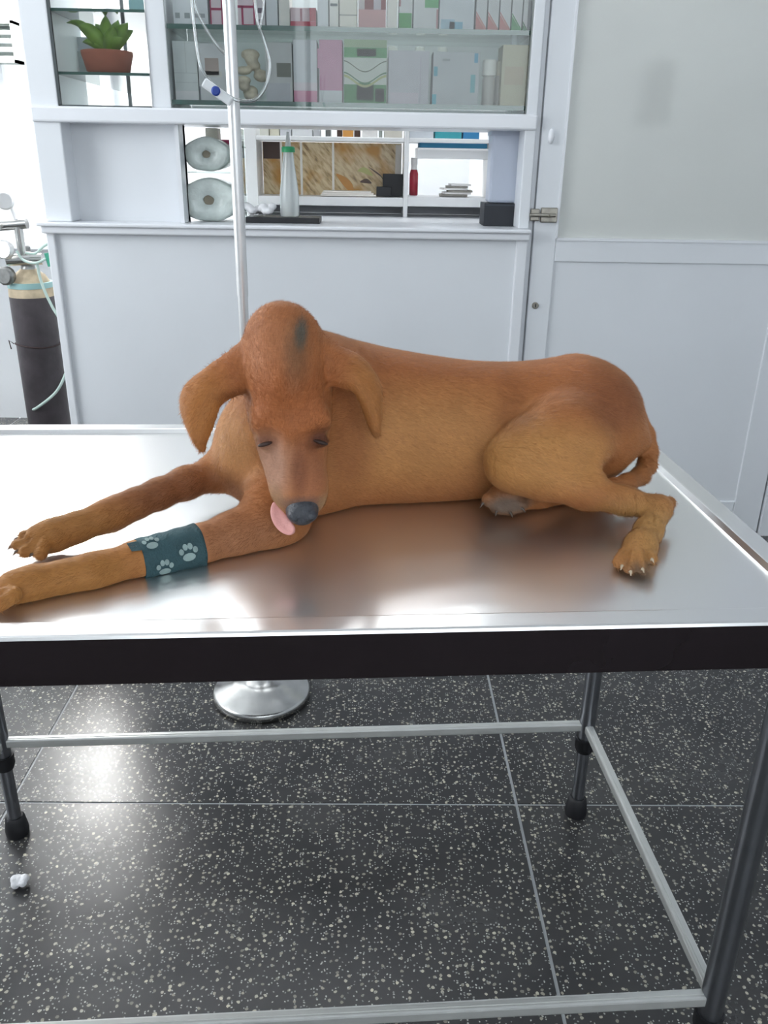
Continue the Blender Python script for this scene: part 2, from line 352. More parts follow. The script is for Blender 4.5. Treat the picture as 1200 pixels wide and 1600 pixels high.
# glass shelves; the upper ones of the right bay carry the boxes
ZS1, ZS2, ZP1, ZP2 = at(560, 43, YP+0.03).z, at(560, 161, YP+0.03).z, at(150, 113, YP+0.03).z, at(150, 14, YP+0.03).z
def shelf(x0, x1, y1, z, th=0.010):
    s = MB().box((x0, YP+0.026, z-th), (x1, y1, z-0.0003)).build('glass_shelf', 'shelf_glass', cab)
    MB().box((x0, YP+0.022, z-th-0.001), (x1, YP+0.026, z)).build('shelf_edge', 'glass_edge', s)
shelf(XD1, XQ, YP+0.32, ZS1, 0.012); shelf(XD1, XQ, YP+0.32, ZS2, 0.012)
for z in (ZP1, ZP2):
    s = MB().box((XS+0.004, YP+0.026, z-0.008), (XD0, YP+0.80, z-0.0003)).build('glass_shelf', 'shelf_glass', cab)
    MB().box((XS+0.004, YP+0.022, z-0.008), (XD0, YP+0.026, z)).build('shelf_edge', 'glass_edge', s)
    MB().box((XS+0.001, YP+0.022, z-0.008), (XS+0.005, YP+0.80, z)).build('shelf_edge', 'glass_edge', s)
MB().box((XS+0.0, YP+0.80, ZB1), (XS+0.012, YP+0.812, ZTOP)).build('corner_rod', 'grey_gasket', cab)

# ---- door to the right
XDR = 1.42
DZ1 = 2.05
door = tag(empty('door_1', ((XG+XDR)/2, YP+0.02, 0)), 'white door with a frosted upper pane and a small bolt', 'door', kind='structure')
XP0 = at(870, 375, YP).x; ZP0 = at(1000, 376, YP).z; XP1 = XDR-0.10
dl = MB(); yd0, yd1 = YP+0.010, YP+0.050
dl.box((XG+0.006, yd0, 0.01), (XP0, yd1, DZ1)).box((XP1, yd0, 0.01), (XDR, yd1, DZ1)).box((XP0, yd0, 0.01), (XP1, yd1, 0.13)).box((XP0, yd0, ZP0-0.07), (XP1, yd1, ZP0)).box((XP0, yd0, DZ1-0.1), (XP1, yd1, DZ1))
dl.build('door_frame', 'white_paint', door, bevel=0.003)
MB().box((XP0, yd0+0.007, 0.13), (XP1, yd1-0.01, ZP0-0.07)).build('door_panel', 'white_paint', door)
m = mat('frosted_pane', rgb(236, 238, 234), 0.5, trans=0.35, var=0.03, vscale=2.5)
MB().box((XP0, yd0+0.010, ZP0), (XP1, yd0+0.016, DZ1-0.1)).build('frosted_pane', 'frosted_pane', door)
bd = MB(); bd.box((XP0, yd0-0.004, ZP0-0.004), (XP1, yd0+0.012, ZP0+0.004)).box((XP0-0.004, yd0-0.004, ZP0), (XP0+0.003, yd0+0.012, DZ1-0.1)); bd.build('glazing_bead', 'white_trim', door)
MB().box((XG-0.012, YP+0.02, 0), (XG+0.002, YP+0.06, 2.6)).build('door_jamb', 'white_paint', door)
MB().box((XDR+0.006, YP, 0), (XR, YP+0.05, ZC)).build('side_wall_panel', 'white_paint', door)
MB().box((XG-0.005, YP, DZ1+0.006), (XDR+0.01, YP+0.05, ZC)).build('overpanel', 'white_paint', door)
lt = MB(); a = at(847, 336, YP); sx = mpp(a)
lt.box((a.x-18*sx, YP-0.003, a.z-9*sx), (a.x-4*sx, YP+0.010, a.z+9*sx)).box((a.x-2*sx, YP-0.003, a.z-11*sx), (a.x+24*sx, YP+0.010, a.z+11*sx))
lo = lt.build('bolt_plate', 'latch_metal', door, bevel=0.003); lo['label'] = 'brushed metal sliding bolt'
MB().tube([(a.x-20*sx, YP-0.010, a.z), (a.x+20*sx, YP-0.010, a.z)], 0.006, 10).build('bolt_rod', 'latch_metal', lo)
MB().tube([(a.x+10*sx, YP-0.008, a.z), (a.x+10*sx, YP-0.026, a.z-0.004)], 0.0045, 8).build('bolt_knob', 'latch_metal', lo)
k = at(837, 478, YP)
ky = MB().lathe((k.x, YP+0.012, k.z), [(0.011, 0), (0.011, 0.006), (0.008, 0.009)], 16, axis=(0,-1,0)).build('lock_barrel', 'latch_metal', door)
MB().box((k.x-0.0015, YP+0.0015, k.z-0.005), (k.x+0.0015, YP+0.004, k.z+0.005)).build('key_slot', 'dark_rubber', ky)
hk = at(862, 213, YP)
MB().ball((hk.x, YP+0.006, hk.z), (0.010, 0.010, 0.022)).build('coat_knob', 'white_trim', door)
# box on the far wall seen vaguely through the frosted pane
mat('dispenser_grey', rgb(150, 155, 152), 0.5, var=0.1)
q = at(1000, 150, YP+0.22)
dp = tag(empty('wall_dispenser', (q.x, YP+0.07, q.z-0.085)), 'grey dispenser blurred behind the frosted door pane', 'dispenser')
MB().box((q.x-0.05, YP+0.036, q.z-0.06), (q.x+0.05, YP+0.11, q.z+0.09)).build('body', 'white_paint', dp, bevel=0.01)
MB().box((q.x-0.05, YP+0.032, q.z-0.085), (q.x+0.05, YP+0.105, q.z-0.05)).build('drip_tray', 'dispenser_grey', dp, bevel=0.004)
# ------------------------------------------------------------------ examination table
ZT, ZS = 0.830, 0.823
TA = 0.0546; EX = Vector((math.cos(TA), math.sin(TA), 0)); EY = Vector((-math.sin(TA), math.cos(TA), 0)); EZ = Vector((0,0,1))
BR = Vector((0.4347, 1.3733, 0)); LW, LD, OB, OF, OR, AP, ZR = 1.1324, 0.5883, 0.0556, 0.0527, 0.0250, 0.052, 0.2211
def tp(u, v, z): return BR + EX*u + EY*v + EZ*z       # table frame: origin at right rear foot
U0, U1, V0, V1 = -(LW+OR), OR, -(LD+OF), OB
tb = tag(empty('examination_table', tp((U0+U1)/2, (V0+V1)/2, 0)), 'stainless steel examination table with tube legs and a dark reflection coloured into its edges', 'table')
def ring(z, ins): return [tp(U0+ins, V0+ins, z), tp(U1-ins, V0+ins, z), tp(U1-ins, V1-ins, z), tp(U0+ins, V1-ins, z)]
top = MB(); rings = [ring(ZT-0.004, 0.0), ring(ZT-0.001, 0.0012), ring(ZT, 0.004), ring(ZT, 0.028), ring(ZT-0.0005, 0.030), ring(ZS, 0.033), ring(ZS, 0.036)]
for r in rings: top.v += [tuple(p) for p in r]
for i in range(len(rings)-1):
    for k_ in range(4):
        top.f.append((i*4+k_, i*4+(k_+1)%4, (i+1)*4+(k_+1)%4, (i+1)*4+k_)); top.sm.append(False)
n = len(rings)-1; top.f.append((n*4, n*4+1, n*4+2, n*4+3)); top.sm.append(False)
tt = top.build('table_top', 'table_steel', tb, fix=False)
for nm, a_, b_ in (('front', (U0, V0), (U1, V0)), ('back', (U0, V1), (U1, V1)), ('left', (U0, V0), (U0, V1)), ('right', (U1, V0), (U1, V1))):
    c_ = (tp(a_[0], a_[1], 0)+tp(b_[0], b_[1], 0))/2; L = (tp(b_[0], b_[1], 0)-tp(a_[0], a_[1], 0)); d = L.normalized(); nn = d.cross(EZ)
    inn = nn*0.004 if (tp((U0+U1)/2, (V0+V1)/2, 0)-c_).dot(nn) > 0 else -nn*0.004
    MB().obox(c_+inn*1.0+EZ*(ZT-0.003-AP/2), d, nn, EZ, L.length/2-0.0005, 0.004, AP/2).build('apron', 'reflection_dark_steel', tb, bevel=0.001)
MB().obox(tp((U0+U1)/2, (V0+V1)/2, ZS-0.012), EX, EY, EZ, (U1-U0)/2-0.012, (V1-V0)/2-0.012, 0.004).build('underside_sheet', 'reflection_dark_steel', tb)
mat('leg_tube', rgb(140, 142, 148), 0.28, 0.95, var=0.12, vscale=25)
mat('rusty_metal', rgb(130, 110, 92), 0.55, 0.6, var=0.3, vscale=60)
for (u, v) in ((0, 0), (-LW, 0), (0, -LD), (-LW, -LD)):
    lg = MB().tube([tp(u, v, ZR-0.035), tp(u, v, ZS-0.016)], 0.016, 20).build('leg', 'leg_tube', tb)
    MB().tube([tp(u, v, ZR-0.060), tp(u, v, ZR-0.050), tp(u, v, ZR-0.028)], [0.016, 0.0195, 0.0195], 20).build('collar', 'dark_rubber', lg)
    MB().tube([tp(u, v, 0.02), tp(u, v, ZR-0.03)], 0.0125, 20).build('leg_extension', 'leg_tube', lg)
    MB().tube([tp(u, v, 0.0), tp(u, v, 0.012), tp(u, v, 0.040), tp(u, v, 0.044)], [0.0215, 0.0225, 0.0185, 0.015], 20).build('rubber_foot', 'dark_rubber', lg)
def rail(u0, v0, u1, v1):
    a_, b_ = tp(u0, v0, ZR), tp(u1, v1, ZR); d = (b_-a_).normalized(); nn = d.cross(EZ)
    r_ = MB().obox((a_+b_)/2, d, nn, EZ, (b_-a_).length/2-0.010, 0.008, 0.009).build('rail', 'alu', tb, bevel=0.003)
    MB().obox((a_+b_)/2+EZ*0.0085, d, nn, EZ, (b_-a_).length/2-0.014, 0.0022, 0.0016).build('rail_rib', 'alu', r_)
rail(-LW, 0, 0, 0); rail(0, 0, 0, -LD); rail(-LW, -LD, 0, -LD); rail(-LW, 0, -LW, -LD)

# ------------------------------------------------------------------ drip stand
sx_, sy_ = -0.268, 1.785
st = tag(empty('drip_stand', (sx_, sy_, 0)), 'chrome drip stand with round pressed metal base behind the dog', 'drip stand')
MB().lathe((sx_, sy_, 0), [(0.112, 0.0), (0.121, 0.003), (0.121, 0.020), (0.116, 0.025), (0.098, 0.030), (0.090, 0.036), (0.072, 0.040), (0.066, 0.046), (0.045, 0.050), (0.030, 0.055), (0.018, 0.062)], 48).build('base', 'chrome_worn', st)
MB().lathe((sx_, sy_, 0.06), [(0.019, 0), (0.019, 0.05), (0.014, 0.055)], 20).build('socket', 'chrome_worn', st)
MB().tube([(sx_, sy_, 0.07), (sx_, sy_, 0.99)], 0.0105, 20).build('lower_tube', 'chrome', st)
MB().tube([(sx_, sy_, 0.985), (sx_, sy_, 1.95)], 0.0118, 20).build('upper_tube', 'chrome', st)
MB().tube(spline([(sx_-0.16, sy_, 1.99), (sx_-0.17, sy_, 1.955), (sx_-0.13, sy_, 1.94), (sx_, sy_, 1.95), (sx_+0.13, sy_, 1.94), (sx_+0.17, sy_, 1.955), (sx_+0.16, sy_, 1.99)]), 0.004, 8).build('hook_bar', 'chrome', st)

# ------------------------------------------------------------------ infusion line
iv = tag(empty('infusion_line', at(330, 140, 1.76)), 'clear plastic infusion tubing looped over the drip stand with blue clamp', 'tubing')
def px_path(pts, Y0): return spline([at(x, y, Y0+dy) for x, y, dy in pts], 10)
MB().tube(px_path([(297, -60, 0), (300, 0, 0), (306, 60, 0), (314, 105, 0), (330, 130, -0.005), (350, 145, -0.012), (372, 157, -0.014), (398, 156, 0), (415, 135, 0.005), (422, 100, 0.005), (412, 60, 0.004), (402, 30, 0), (394, -50, 0)], 1.765), 0.0031, 8).build('drip_tube', 'tube_plastic', iv)
MB().tube(px_path([(297, -60, 0.01), (304, 5, 0.01), (322, 45, 0.012), (340, 72, 0.014), (352, 85, 0.02)], 1.77), 0.0026, 8).build('drip_tube', 'tube_plastic', iv)
MB().tube(px_path([(414, -40, 0.02), (412, 10, 0.02), (406, 45, 0.02)], 1.77), 0.0026, 8).build('drip_tube', 'tube_plastic', iv)
mat('clamp_white', rgb(222, 226, 228), 0.35, var=0.03); mat('clamp_blue', rgb(28, 62, 150), 0.35, var=0.08)
ca, cb_ = at(318, 128, 1.745), at(362, 160, 1.745); dd = (cb_-ca).normalized(); nn = Vector((0,-1,0)); zz = dd.cross(nn)
clp = MB().obox((ca+cb_)/2, dd, nn, zz, (cb_-ca).length/2, 0.005, 0.0085).build('roller_clamp', 'clamp_white', iv, bevel=0.003)
MB().lathe((ca*0.55+cb_*0.45)+Vector((0,0.002,0)), [(0.0085, 0), (0.0085, 0.008), (0.006, 0.010)], 16, axis=(0,-1,0)).build('roller_wheel', 'clamp_blue', clp)

# ------------------------------------------------------------------ gas cylinder by the window
gx, gy = at(64, 560, 2.93).x, 2.93
gc = tag(empty('oxygen_cylinder', (gx, gy, 0)), 'tall dark gas cylinder with worn cream shoulder, regulator and hose', 'gas cylinder')
mat('cylinder_dark', rgb(74, 68, 72), 0.45, 0.1, var=0.35, vscale=14, bump=0.2, bscale=70)
mat('cylinder_cream', rgb(198, 180, 152), 0.6, var=0.35, vscale=22, bump=0.2, bscale=70)
zsh = at(60, 462, gy).z; zne = at(48, 420, gy).z; R_ = 0.073
MB().lathe((gx, gy, 0), [(R_-0.006, 0), (R_, 0.006), (R_, zsh)], 36).build('body', 'cylinder_dark', gc)
MB().lathe((gx, gy, zsh), [(R_, 0), (R_*0.985, (zne-zsh)*0.25), (R_*0.9, (zne-zsh)*0.5), (R_*0.70, (zne-zsh)*0.78), (R_*0.42, (zne-zsh)*0.95), (R_*0.36, (zne-zsh)*1.0)], 36).build('shoulder', 'cylinder_cream', gc)
mat('brass_dull', rgb(150, 150, 148), 0.35, 0.9, var=0.2, vscale=50)
rg = MB().lathe((gx, gy, zne-0.005), [(0.024, 0), (0.022, 0.03), (0.016, 0.032), (0.016, 0.075), (0.010, 0.08)], 18).build('valve', 'brass_dull', gc)
zr_ = zne+0.03
MB().tube([(gx-0.055, gy-0.03, zr_), (gx+0.055, gy-0.01, zr_+0.004)], 0.019, 16).build('regulator_body', 'chrome_worn', gc)
MB().lathe((gx-0.045, gy-0.045, zr_+0.035), [(0.030, 0), (0.030, 0.016), (0.026, 0.020)], 24, axis=(-0.2,-1,0.1)).build('pressure_gauge', 'chrome', gc)
MB().lathe((gx-0.045, gy-0.055, zr_-0.045), [(0.028, 0), (0.030, 0.012), (0.030, 0.024), (0.024, 0.028)], 12, axis=(-0.25,-1,0)).build('adjusting_knob', 'brass_dull', gc)
fm = MB().tube([(gx-0.005, gy-0.02, zr_), (gx-0.005, gy-0.02, zr_+0.11)], 0.014, 14).build('flow_meter', 'chrome_worn', gc)
MB().tube([(gx-0.09, gy-0.02, zr_+0.105), (gx+0.025, gy-0.02, zr_+0.115)], 0.0165, 16).build('manifold', 'chrome_worn', gc)
MB().lathe((gx-0.072, gy-0.042, zr_+0.108), [(0.022, 0), (0.022, 0.010), (0.018, 0.014)], 20, axis=(-0.3,-1,0)).build('port_cap', 'chrome', gc)
MB().tube([(gx-0.005, gy-0.02, zr_+0.11), (gx-0.018, gy-0.02, zr_+0.165)], 0.006, 10).build('stem', 'chrome', gc)
MB().lathe((gx-0.028, gy-0.032, zr_+0.185), [(0.027, 0), (0.028, 0.012), (0.023, 0.016)], 24, axis=(0.1,-1,0)).build('top_gauge', 'chrome', gc)
mat('hose_pale', rgb(190, 210, 202), 0.35, var=0.08, vscale=20); mat('hose_green', rgb(60, 150, 125), 0.4, var=0.1)
gf = 0.085
MB().tube(spline([at(26, 392, gy-gf), at(36, 406, gy-gf), at(56, 411, gy-gf-.01), at(76, 402, gy-gf)]), 0.0045, 8).build('hose', 'hose_pale', gc)
MB().tube(spline([at(58, 412, gy-gf), at(62, 432, gy-gf), at(70, 455, gy-gf), at(82, 480, gy-gf), at(92, 497, gy-gf), at(99, 520, gy-0.06), at(108, 560, gy-0.03), at(104, 580, gy-gf+.02), at(88, 612, gy-gf), at(58, 637, gy-gf), at(48, 640, gy-0.03)]), 0.0050, 8).build('hose', 'hose_pale', gc)
MB().tube(spline([at(40, 395, gy-0.05), at(55, 396, gy-0.05), at(68, 385, gy-0.05), at(80, 378, gy-0.04)]), 0.0045, 8).build('hose', 'hose_pale', gc)
g1 = at(77, 406, gy-gf); MB().tube([g1+Vector((-0.004,0,0.022)), g1+Vector((0.003,0,-0.02))], 0.010, 12).build('hose_connector', 'hose_green', gc)
mat('tape_teal', rgb(150, 188, 188), 0.5, var=0.08)
zt_ = at(60, 444, gy).z
MB().lathe((gx, gy, zt_-0.009), [(R_*0.995, 0), (R_*0.99, 0.018)], 36).build('tape', 'tape_teal', gc)
mat('cable_tie', rgb(58, 40, 40), 0.6, var=0.2)
zi = at(70, 543, gy-R_).z
MB().tube([(gx+math.cos(2*math.pi*k_/30)*(R_+0.002), gy+math.sin(2*math.pi*k_/30)*(R_+0.002), zi+0.004*math.sin(2*math.pi*k_/30*2)) for k_ in range(31)], 0.0028, 6).build('wire_tie', 'cable_tie', gc)
MB().tube([(gx-R_-0.004, gy-0.02, zi), (gx-R_-0.016, gy-0.03, zi+0.014), (gx-R_-0.012, gy-0.03, zi-0.016)], 0.002, 6).build('wire_end', 'cable_tie', gc)

# ------------------------------------------------------------------ cotton ball on the floor
cw = MB(); random.seed(4); cc = atz(33, 1384, 0)
for k_ in range(14):
    cw.ball(cc+Vector((random.uniform(-0.010, 0.010), random.uniform(-0.008, 0.008), 0.010+random.uniform(-0.002, 0.008))), random.uniform(0.006, 0.009), 8, 6)
mat('cotton', rgb(240, 240, 242), 0.95, var=0.04, vscale=60, bump=0.5, bscale=300)
cwo = cw.build('cotton_ball', 'cotton')
tag(cwo, 'small white cotton ball lying on the dark floor', 'cotton ball')
rm = cwo.modifiers.new('remesh', 'REMESH'); rm.mode = 'VOXEL'; rm.voxel_size = 0.0018; rm.use_smooth_shade = True
# ------------------------------------------------------------------ the dog: one continuous surface grown from a distance field
class Field:
    def __init__(s, lo, hi, h):
        s.h = h; s.lo = np.array(lo); s.n = np.ceil((np.array(hi)-s.lo)/h).astype(int)+1
        s.D = np.full(s.n, 0.2, np.float32)
        s.ax = [(s.lo[i]+h*np.arange(s.n[i])).astype(np.float32) for i in range(3)]
    def sub(s, lo, hi, pad):
        i0 = np.clip(np.floor((np.array(lo)-pad-s.lo)/s.h).astype(int), 0, s.n-1); i1 = np.clip(np.ceil((np.array(hi)+pad-s.lo)/s.h).astype(int)+1, 1, s.n)
        sl = tuple(slice(a, b) for a, b in zip(i0, i1))
        X = s.ax[0][sl[0]][:, None, None]; Y = s.ax[1][sl[1]][None, :, None]; Z = s.ax[2][sl[2]][None, None, :]
        return sl, X, Y, Z
    def smin(s, sl, d, k):
        a = s.D[sl]
        if k > 0:
            h = np.maximum(k-np.abs(a-d), 0)/k; s.D[sl] = np.minimum(a, d)-h*h*k*0.25
        else: s.D[sl] = np.minimum(a, d)
    def smax(s, sl, d, k):                      # carve: keep a where -d
        a = s.D[sl]; d = -d
        h = np.maximum(k-np.abs(a-d), 0)/k; s.D[sl] = np.maximum(a, d)+h*h*k*0.25
    def cone(s, a, ra, b, rb, k=0.02, carve=False):
        a = np.array(a); b = np.array(b); R = max(ra, rb)
        sl, X, Y, Z = s.sub(np.minimum(a, b)-R, np.maximum(a, b)+R, 0.05)
        ba = b-a; L = float(ba@ba)+1e-12
        px, py, pz = X-a[0], Y-a[1], Z-a[2]
        t = np.clip((px*ba[0]+py*ba[1]+pz*ba[2])/L, 0, 1)
        d = np.sqrt((px-t*ba[0])**2+(py-t*ba[1])**2+(pz-t*ba[2])**2)-(ra+t*(rb-ra))
        (s.smax if carve else s.smin)(sl, d.astype(np.float32), k)
    def chain(s, pts, k=0.02, kin=0.012):
        for i in range(len(pts)-1): s.cone(pts[i][0], pts[i][1], pts[i+1][0], pts[i+1][1], k if i == 0 else min(k, kin))
    def ell(s, c, r, k=0.02, axes=None, carve=False):
        c = np.array(c); r = np.array(r); R = r.max()
        sl, X, Y, Z = s.sub(c-R, c+R, 0.05)
        px, py, pz = X-c[0], Y-c[1], Z-c[2]
        if axes is None: q = (px, py, pz)
        else: q = tuple(px*A[0]+py*A[1]+pz*A[2] for A in axes)
        k0 = np.sqrt((q[0]/r[0])**2+(q[1]/r[1])**2+(q[2]/r[2])**2); k1 = np.sqrt((q[0]/r[0]**2)**2+(q[1]/r[1]**2)**2+(q[2]/r[2]**2)**2)+1e-6
        d = k0*(k0-1)/k1
        (s.smax if carve else s.smin)(sl, d.astype(np.float32), k)
    def cloud(s, P, R, k):
        lo = P.min(0)-R.max(); hi = P.max(0)+R.max(); sl, X, Y, Z = s.sub(lo, hi, 0.02)
        d = np.full(s.D[sl].shape, 0.2, np.float32)
        h = s.h
        for p, r in zip(P, R):
            i0 = [max(0, int((p[i]-0.012-float((X, Y, Z)[i].flat[0]))/h)) for i in range(3)]
            i1 = [int((p[i]+0.012-float((X, Y, Z)[i].flat[0]))/h)+2 for i in range(3)]
            q = tuple(slice(a, b) for a, b in zip(i0, i1))
            dd = np.sqrt((X[q[0]]-p[0])**2+(Y[:, q[1]]-p[1])**2+(Z[:, :, q[2]]-p[2])**2)-r
            d[q] = np.minimum(d[q], dd)
        s.smin(sl, d, k)
    def mesh(s):
        D = s.D; ins = D < 0; n = D.shape
        corner = [(i, j, k) for i in (0, 1) for j in (0, 1) for k in (0, 1)]
        c = [ins[i:n[0]-1+i, j:n[1]-1+j, k:n[2]-1+k] for i, j, k in corner]
        cnt = np.zeros(c[0].shape, np.int8)
        for q in c: cnt += q
        cell = (cnt > 0) & (cnt < 8); idx = np.full(cell.shape, -1, np.int64); I = np.argwhere(cell); idx[cell] = np.arange(len(I))
        acc = np.zeros((len(I), 3)); w = np.zeros(len(I)); cv = np.stack([D[I[:, 0]+i, I[:, 1]+j, I[:, 2]+k] for i, j, k in corner], 1)
        for a in range(8):
            for b in range(a+1, 8):
                da = np.array(corner[a]); db = np.array(corner[b])
                if np.abs(da-db).sum() != 1: continue
                va, vb = cv[:, a], cv[:, b]; cr = (va < 0) != (vb < 0)
                t = np.where(cr, va/np.where(cr, va-vb, 1), 0)
                acc += np.where(cr[:, None], da+(db-da)*t[:, None], 0); w += cr
        V = s.lo+(I+acc/w[:, None])*s.h
        F = []
        for ax in range(3):
            sl0 = [slice(None)]*3; sl1 = [slice(None)]*3; sl0[ax] = slice(0, -1); sl1[ax] = slice(1, None)
            e = ins[tuple(sl0)] != ins[tuple(sl1)]; E = np.argwhere(e); fl_ = ins[tuple(E.T)]
            o1, o2 = [(1, 2), (2, 0), (0, 1)][ax]
            ok = (E[:, o1] > 0) & (E[:, o2] > 0) & (E[:, o1] < n[o1]-1) & (E[:, o2] < n[o2]-1); E = E[ok]; fl_ = fl_[ok]
            def g_(d1, d2):
                q = E.copy(); q[:, o1] += d1; q[:, o2] += d2; return idx[tuple(q.T)]
            quad = np.stack([g_(-1, -1), g_(0, -1), g_(0, 0), g_(-1, 0)], 1)
            quad[~fl_] = quad[~fl_][:, ::-1]; F.append(quad)
        return V, np.concatenate(F)

def A3(px, py, Y): return np.array(at(px, py, Y))
def PR(px, py, Y, r):                               # a joint: place and radius (radius read in picture pixels at that distance)
    p = at(px, py, Y); return (np.array(p), r*mpp(p))
DZ = ZS                                             # the dog lies on the table top
fd = Field((-0.52, 0.66, DZ-0.012), (0.52, 1.26, 1.13), 0.0028)

# --- trunk: a loft along the spine (column, back line, belly line, depth, half width)
TR = [(352, 680, 735, 1.055, .026), (368, 640, 765, 1.055, .048), (395, 595, 795, 1.058, .070), (430, 565, 818, 1.062, .083), (480, 546, 812, 1.075, .090),
      (540, 538, 802, 1.09, .092), (600, 546, 798, 1.10, .092), (660, 556, 794, 1.105, .090), (740, 566, 785, 1.11, .085), (800, 567, 776, 1.115, .080),
      (860, 562, 772, 1.12, .080), (893, 560, 768, 1.12, .080), (930, 581, 762, 1.12, .078), (960, 607, 742, 1.12, .070), (985, 635, 716, 1.12, .054), (1002, 657, 704, 1.12, .036), (1012, 673, 696, 1.12, .018)]
st_ = []
for x, t0, b0, Y, ry in TR:
    p = np.array(at(x, (t0+b0)/2, Y)); half = (b0-t0)/2*mpp(p); el = math.atan2(CAMH-p[2], Y)
    rz = math.sqrt(max(half**2-(ry*math.sin(el))**2, 1e-5))/math.cos(el); st_.append((p[0], p[1], p[2], ry, rz))
st_ = np.array(st_); sl, X, Y, Z = fd.sub((st_[0, 0]-0.02, 0.93, DZ-0.02), (st_[-1, 0]+0.02, 1.25, 1.12), 0.02)
def smooth_interp(x, xs, ys):
    m_ = np.zeros(len(xs)); dx = np.diff(xs); dy = np.diff(ys)/dx
    m_[1:-1] = (dy[:-1]*dx[1:]+dy[1:]*dx[:-1])/(dx[1:]+dx[:-1]); m_[0] = dy[0]; m_[-1] = dy[-1]
    i = np.clip(np.searchsorted(xs, x)-1, 0, len(xs)-2); h_ = dx[i]; t = np.clip((x-xs[i])/h_, 0, 1)
    return (2*t**3-3*t**2+1)*ys[i]+(t**3-2*t**2+t)*h_*m_[i]+(-2*t**3+3*t**2)*ys[i+1]+(t**3-t**2)*h_*m_[i+1]
xv = X[:, 0, 0].astype(float); cy, cz, ry, rz = [smooth_interp(xv, st_[:, 0], st_[:, j])[:, None, None] for j in (1, 2, 3, 4)]
ov = np.maximum(np.maximum(st_[0, 0]-xv, xv-st_[-1, 0]), 0)[:, None, None]
d = (np.sqrt(((Y-cy)/ry)**2+((Z-cz)/rz)**2)-1)*np.minimum(ry, rz)+ov*2
gr = np.sqrt(sum((q/fd.h)**2 for q in np.gradient(d))); d = d/np.maximum(gr, 0.7)
fd.smin(sl, d.astype(np.float32), 0)

def toes(L, k=0.004):
    """toes from (root place, tip place, radius), with a groove between neighbours"""
    for a, b, r in L: fd.cone(a, r, b, r*0.92, k)
    off = np.array((0, -0.55, 0.83))
    for (a, b, r), (a2, b2, r2) in zip(L[:-1], L[1:]):
        rr2 = (r+r2)/2; fd.cone((a+a2)/2+off*rr2*1.05, 0.0022, (b+b2)/2+off*rr2*0.75+(b-a)*0.35, 0.0042, 0.003, carve=True)
# --- hips and thighs
fd.ell(A3(925, 635, 1.10), (0.060, 0.066, 0.055), 0.04)
fd.chain([PR(935, 655, 1.075, 56), PR(880, 688, 1.030, 64), PR(825, 712, 1.000, 52), PR(800, 725, .992, 40)], 0.022, 0.03)
fd.chain([PR(802, 722, .990, 38), PR(850, 745, .985, 35), PR(915, 767, .980, 28), PR(975, 782, .975, 21), PR(1028, 793, .968, 17)], 0.018)
fd.cone(*PR(875, 722, 1.0, 36), *PR(915, 748, .99, 22), 0.018)
fd.cone(*PR(1030, 790, .978, 15), *PR(1046, 785, .988, 10), 0.010)               # point of hock
fd.chain([PR(1029, 797, .965, 20), PR(1013, 830, .925, 20), PR(1001, 854, .888, 23), PR(994, 866, .874, 23)], 0.012)
toes([(PR(994+dx*0.8, 864+dy*0.2, Yt+0.012, r)[0], PR(993+dx*1.12, 869+dy, Yt-0.004, r)[0], PR(990, 870, Yt, r)[1]) for dx, dy, r, Yt in ((-24, 10, 10.5, .860), (-9, 19, 11, .848), (8, 17, 11, .846), (23, 4, 10, .855))])
# far hind leg folded under the belly, the paw showing
fd.chain([PR(900, 755, 1.10, 42), PR(840, 768, 1.045, 26), PR(800, 776, 1.020, 23), PR(785, 780, 1.012, 24)], 0.012)
for dx, dy in ((-24, 2), (-10, 13), (8, 15), (24, 10)):
    fd.cone(*PR(790+dx*0.7, 776+dy*0.2, 1.010, 12), *PR(787+dx, 779+dy, .998, 11), 0.006)
# tail: from the rump down the back of the thigh and forward again
fd.chain([PR(985, 648, 1.12, 22), PR(1005, 680, 1.118, 16), PR(1013, 705, 1.110, 13.5), PR(1011, 727, 1.095, 13.5), PR(1000, 744, 1.075, 13.5), PR(980, 754, 1.05, 13), PR(955, 760, 1.03, 12), PR(930, 760, 1.01, 9)], 0.008, 0.008)

# --- near (bandaged) foreleg
fd.ell(A3(470, 725, 1.035), (0.070, 0.045, 0.080), 0.035)
fd.chain([PR(462, 735, 1.015, 56), PR(432, 800, .955, 47), PR(412, 826, .930, 39)], 0.03, 0.03)
fd.cone(*PR(440, 828, .935, 30), *PR(425, 835, .93, 28), 0.02)
NEAR = [PR(410, 822, .928, 40), PR(365, 838, .905, 37), PR(310, 855, .880, 33), PR(262, 866, .862, 30.5), PR(215, 876, .842, 29), PR(165, 891, .823, 28), PR(140, 897, .812, 29), PR(100, 905, .800, 27), PR(55, 913, .786, 28), PR(25, 920, .776, 30)]
fd.chain(NEAR, 0.02)
toes([(PR(24+dx*0.25, 920+dy*0.5, Yt, r)[0], PR(16+dx, 922+dy*1.1, Yt-0.006, r)[0], PR(20, 920, Yt, r)[1]) for dx, dy, r, Yt in ((-30, -8, 12, .787), (-44, 2, 14, .772), (-38, 13, 14, .757), (-14, 19, 14, .750))])
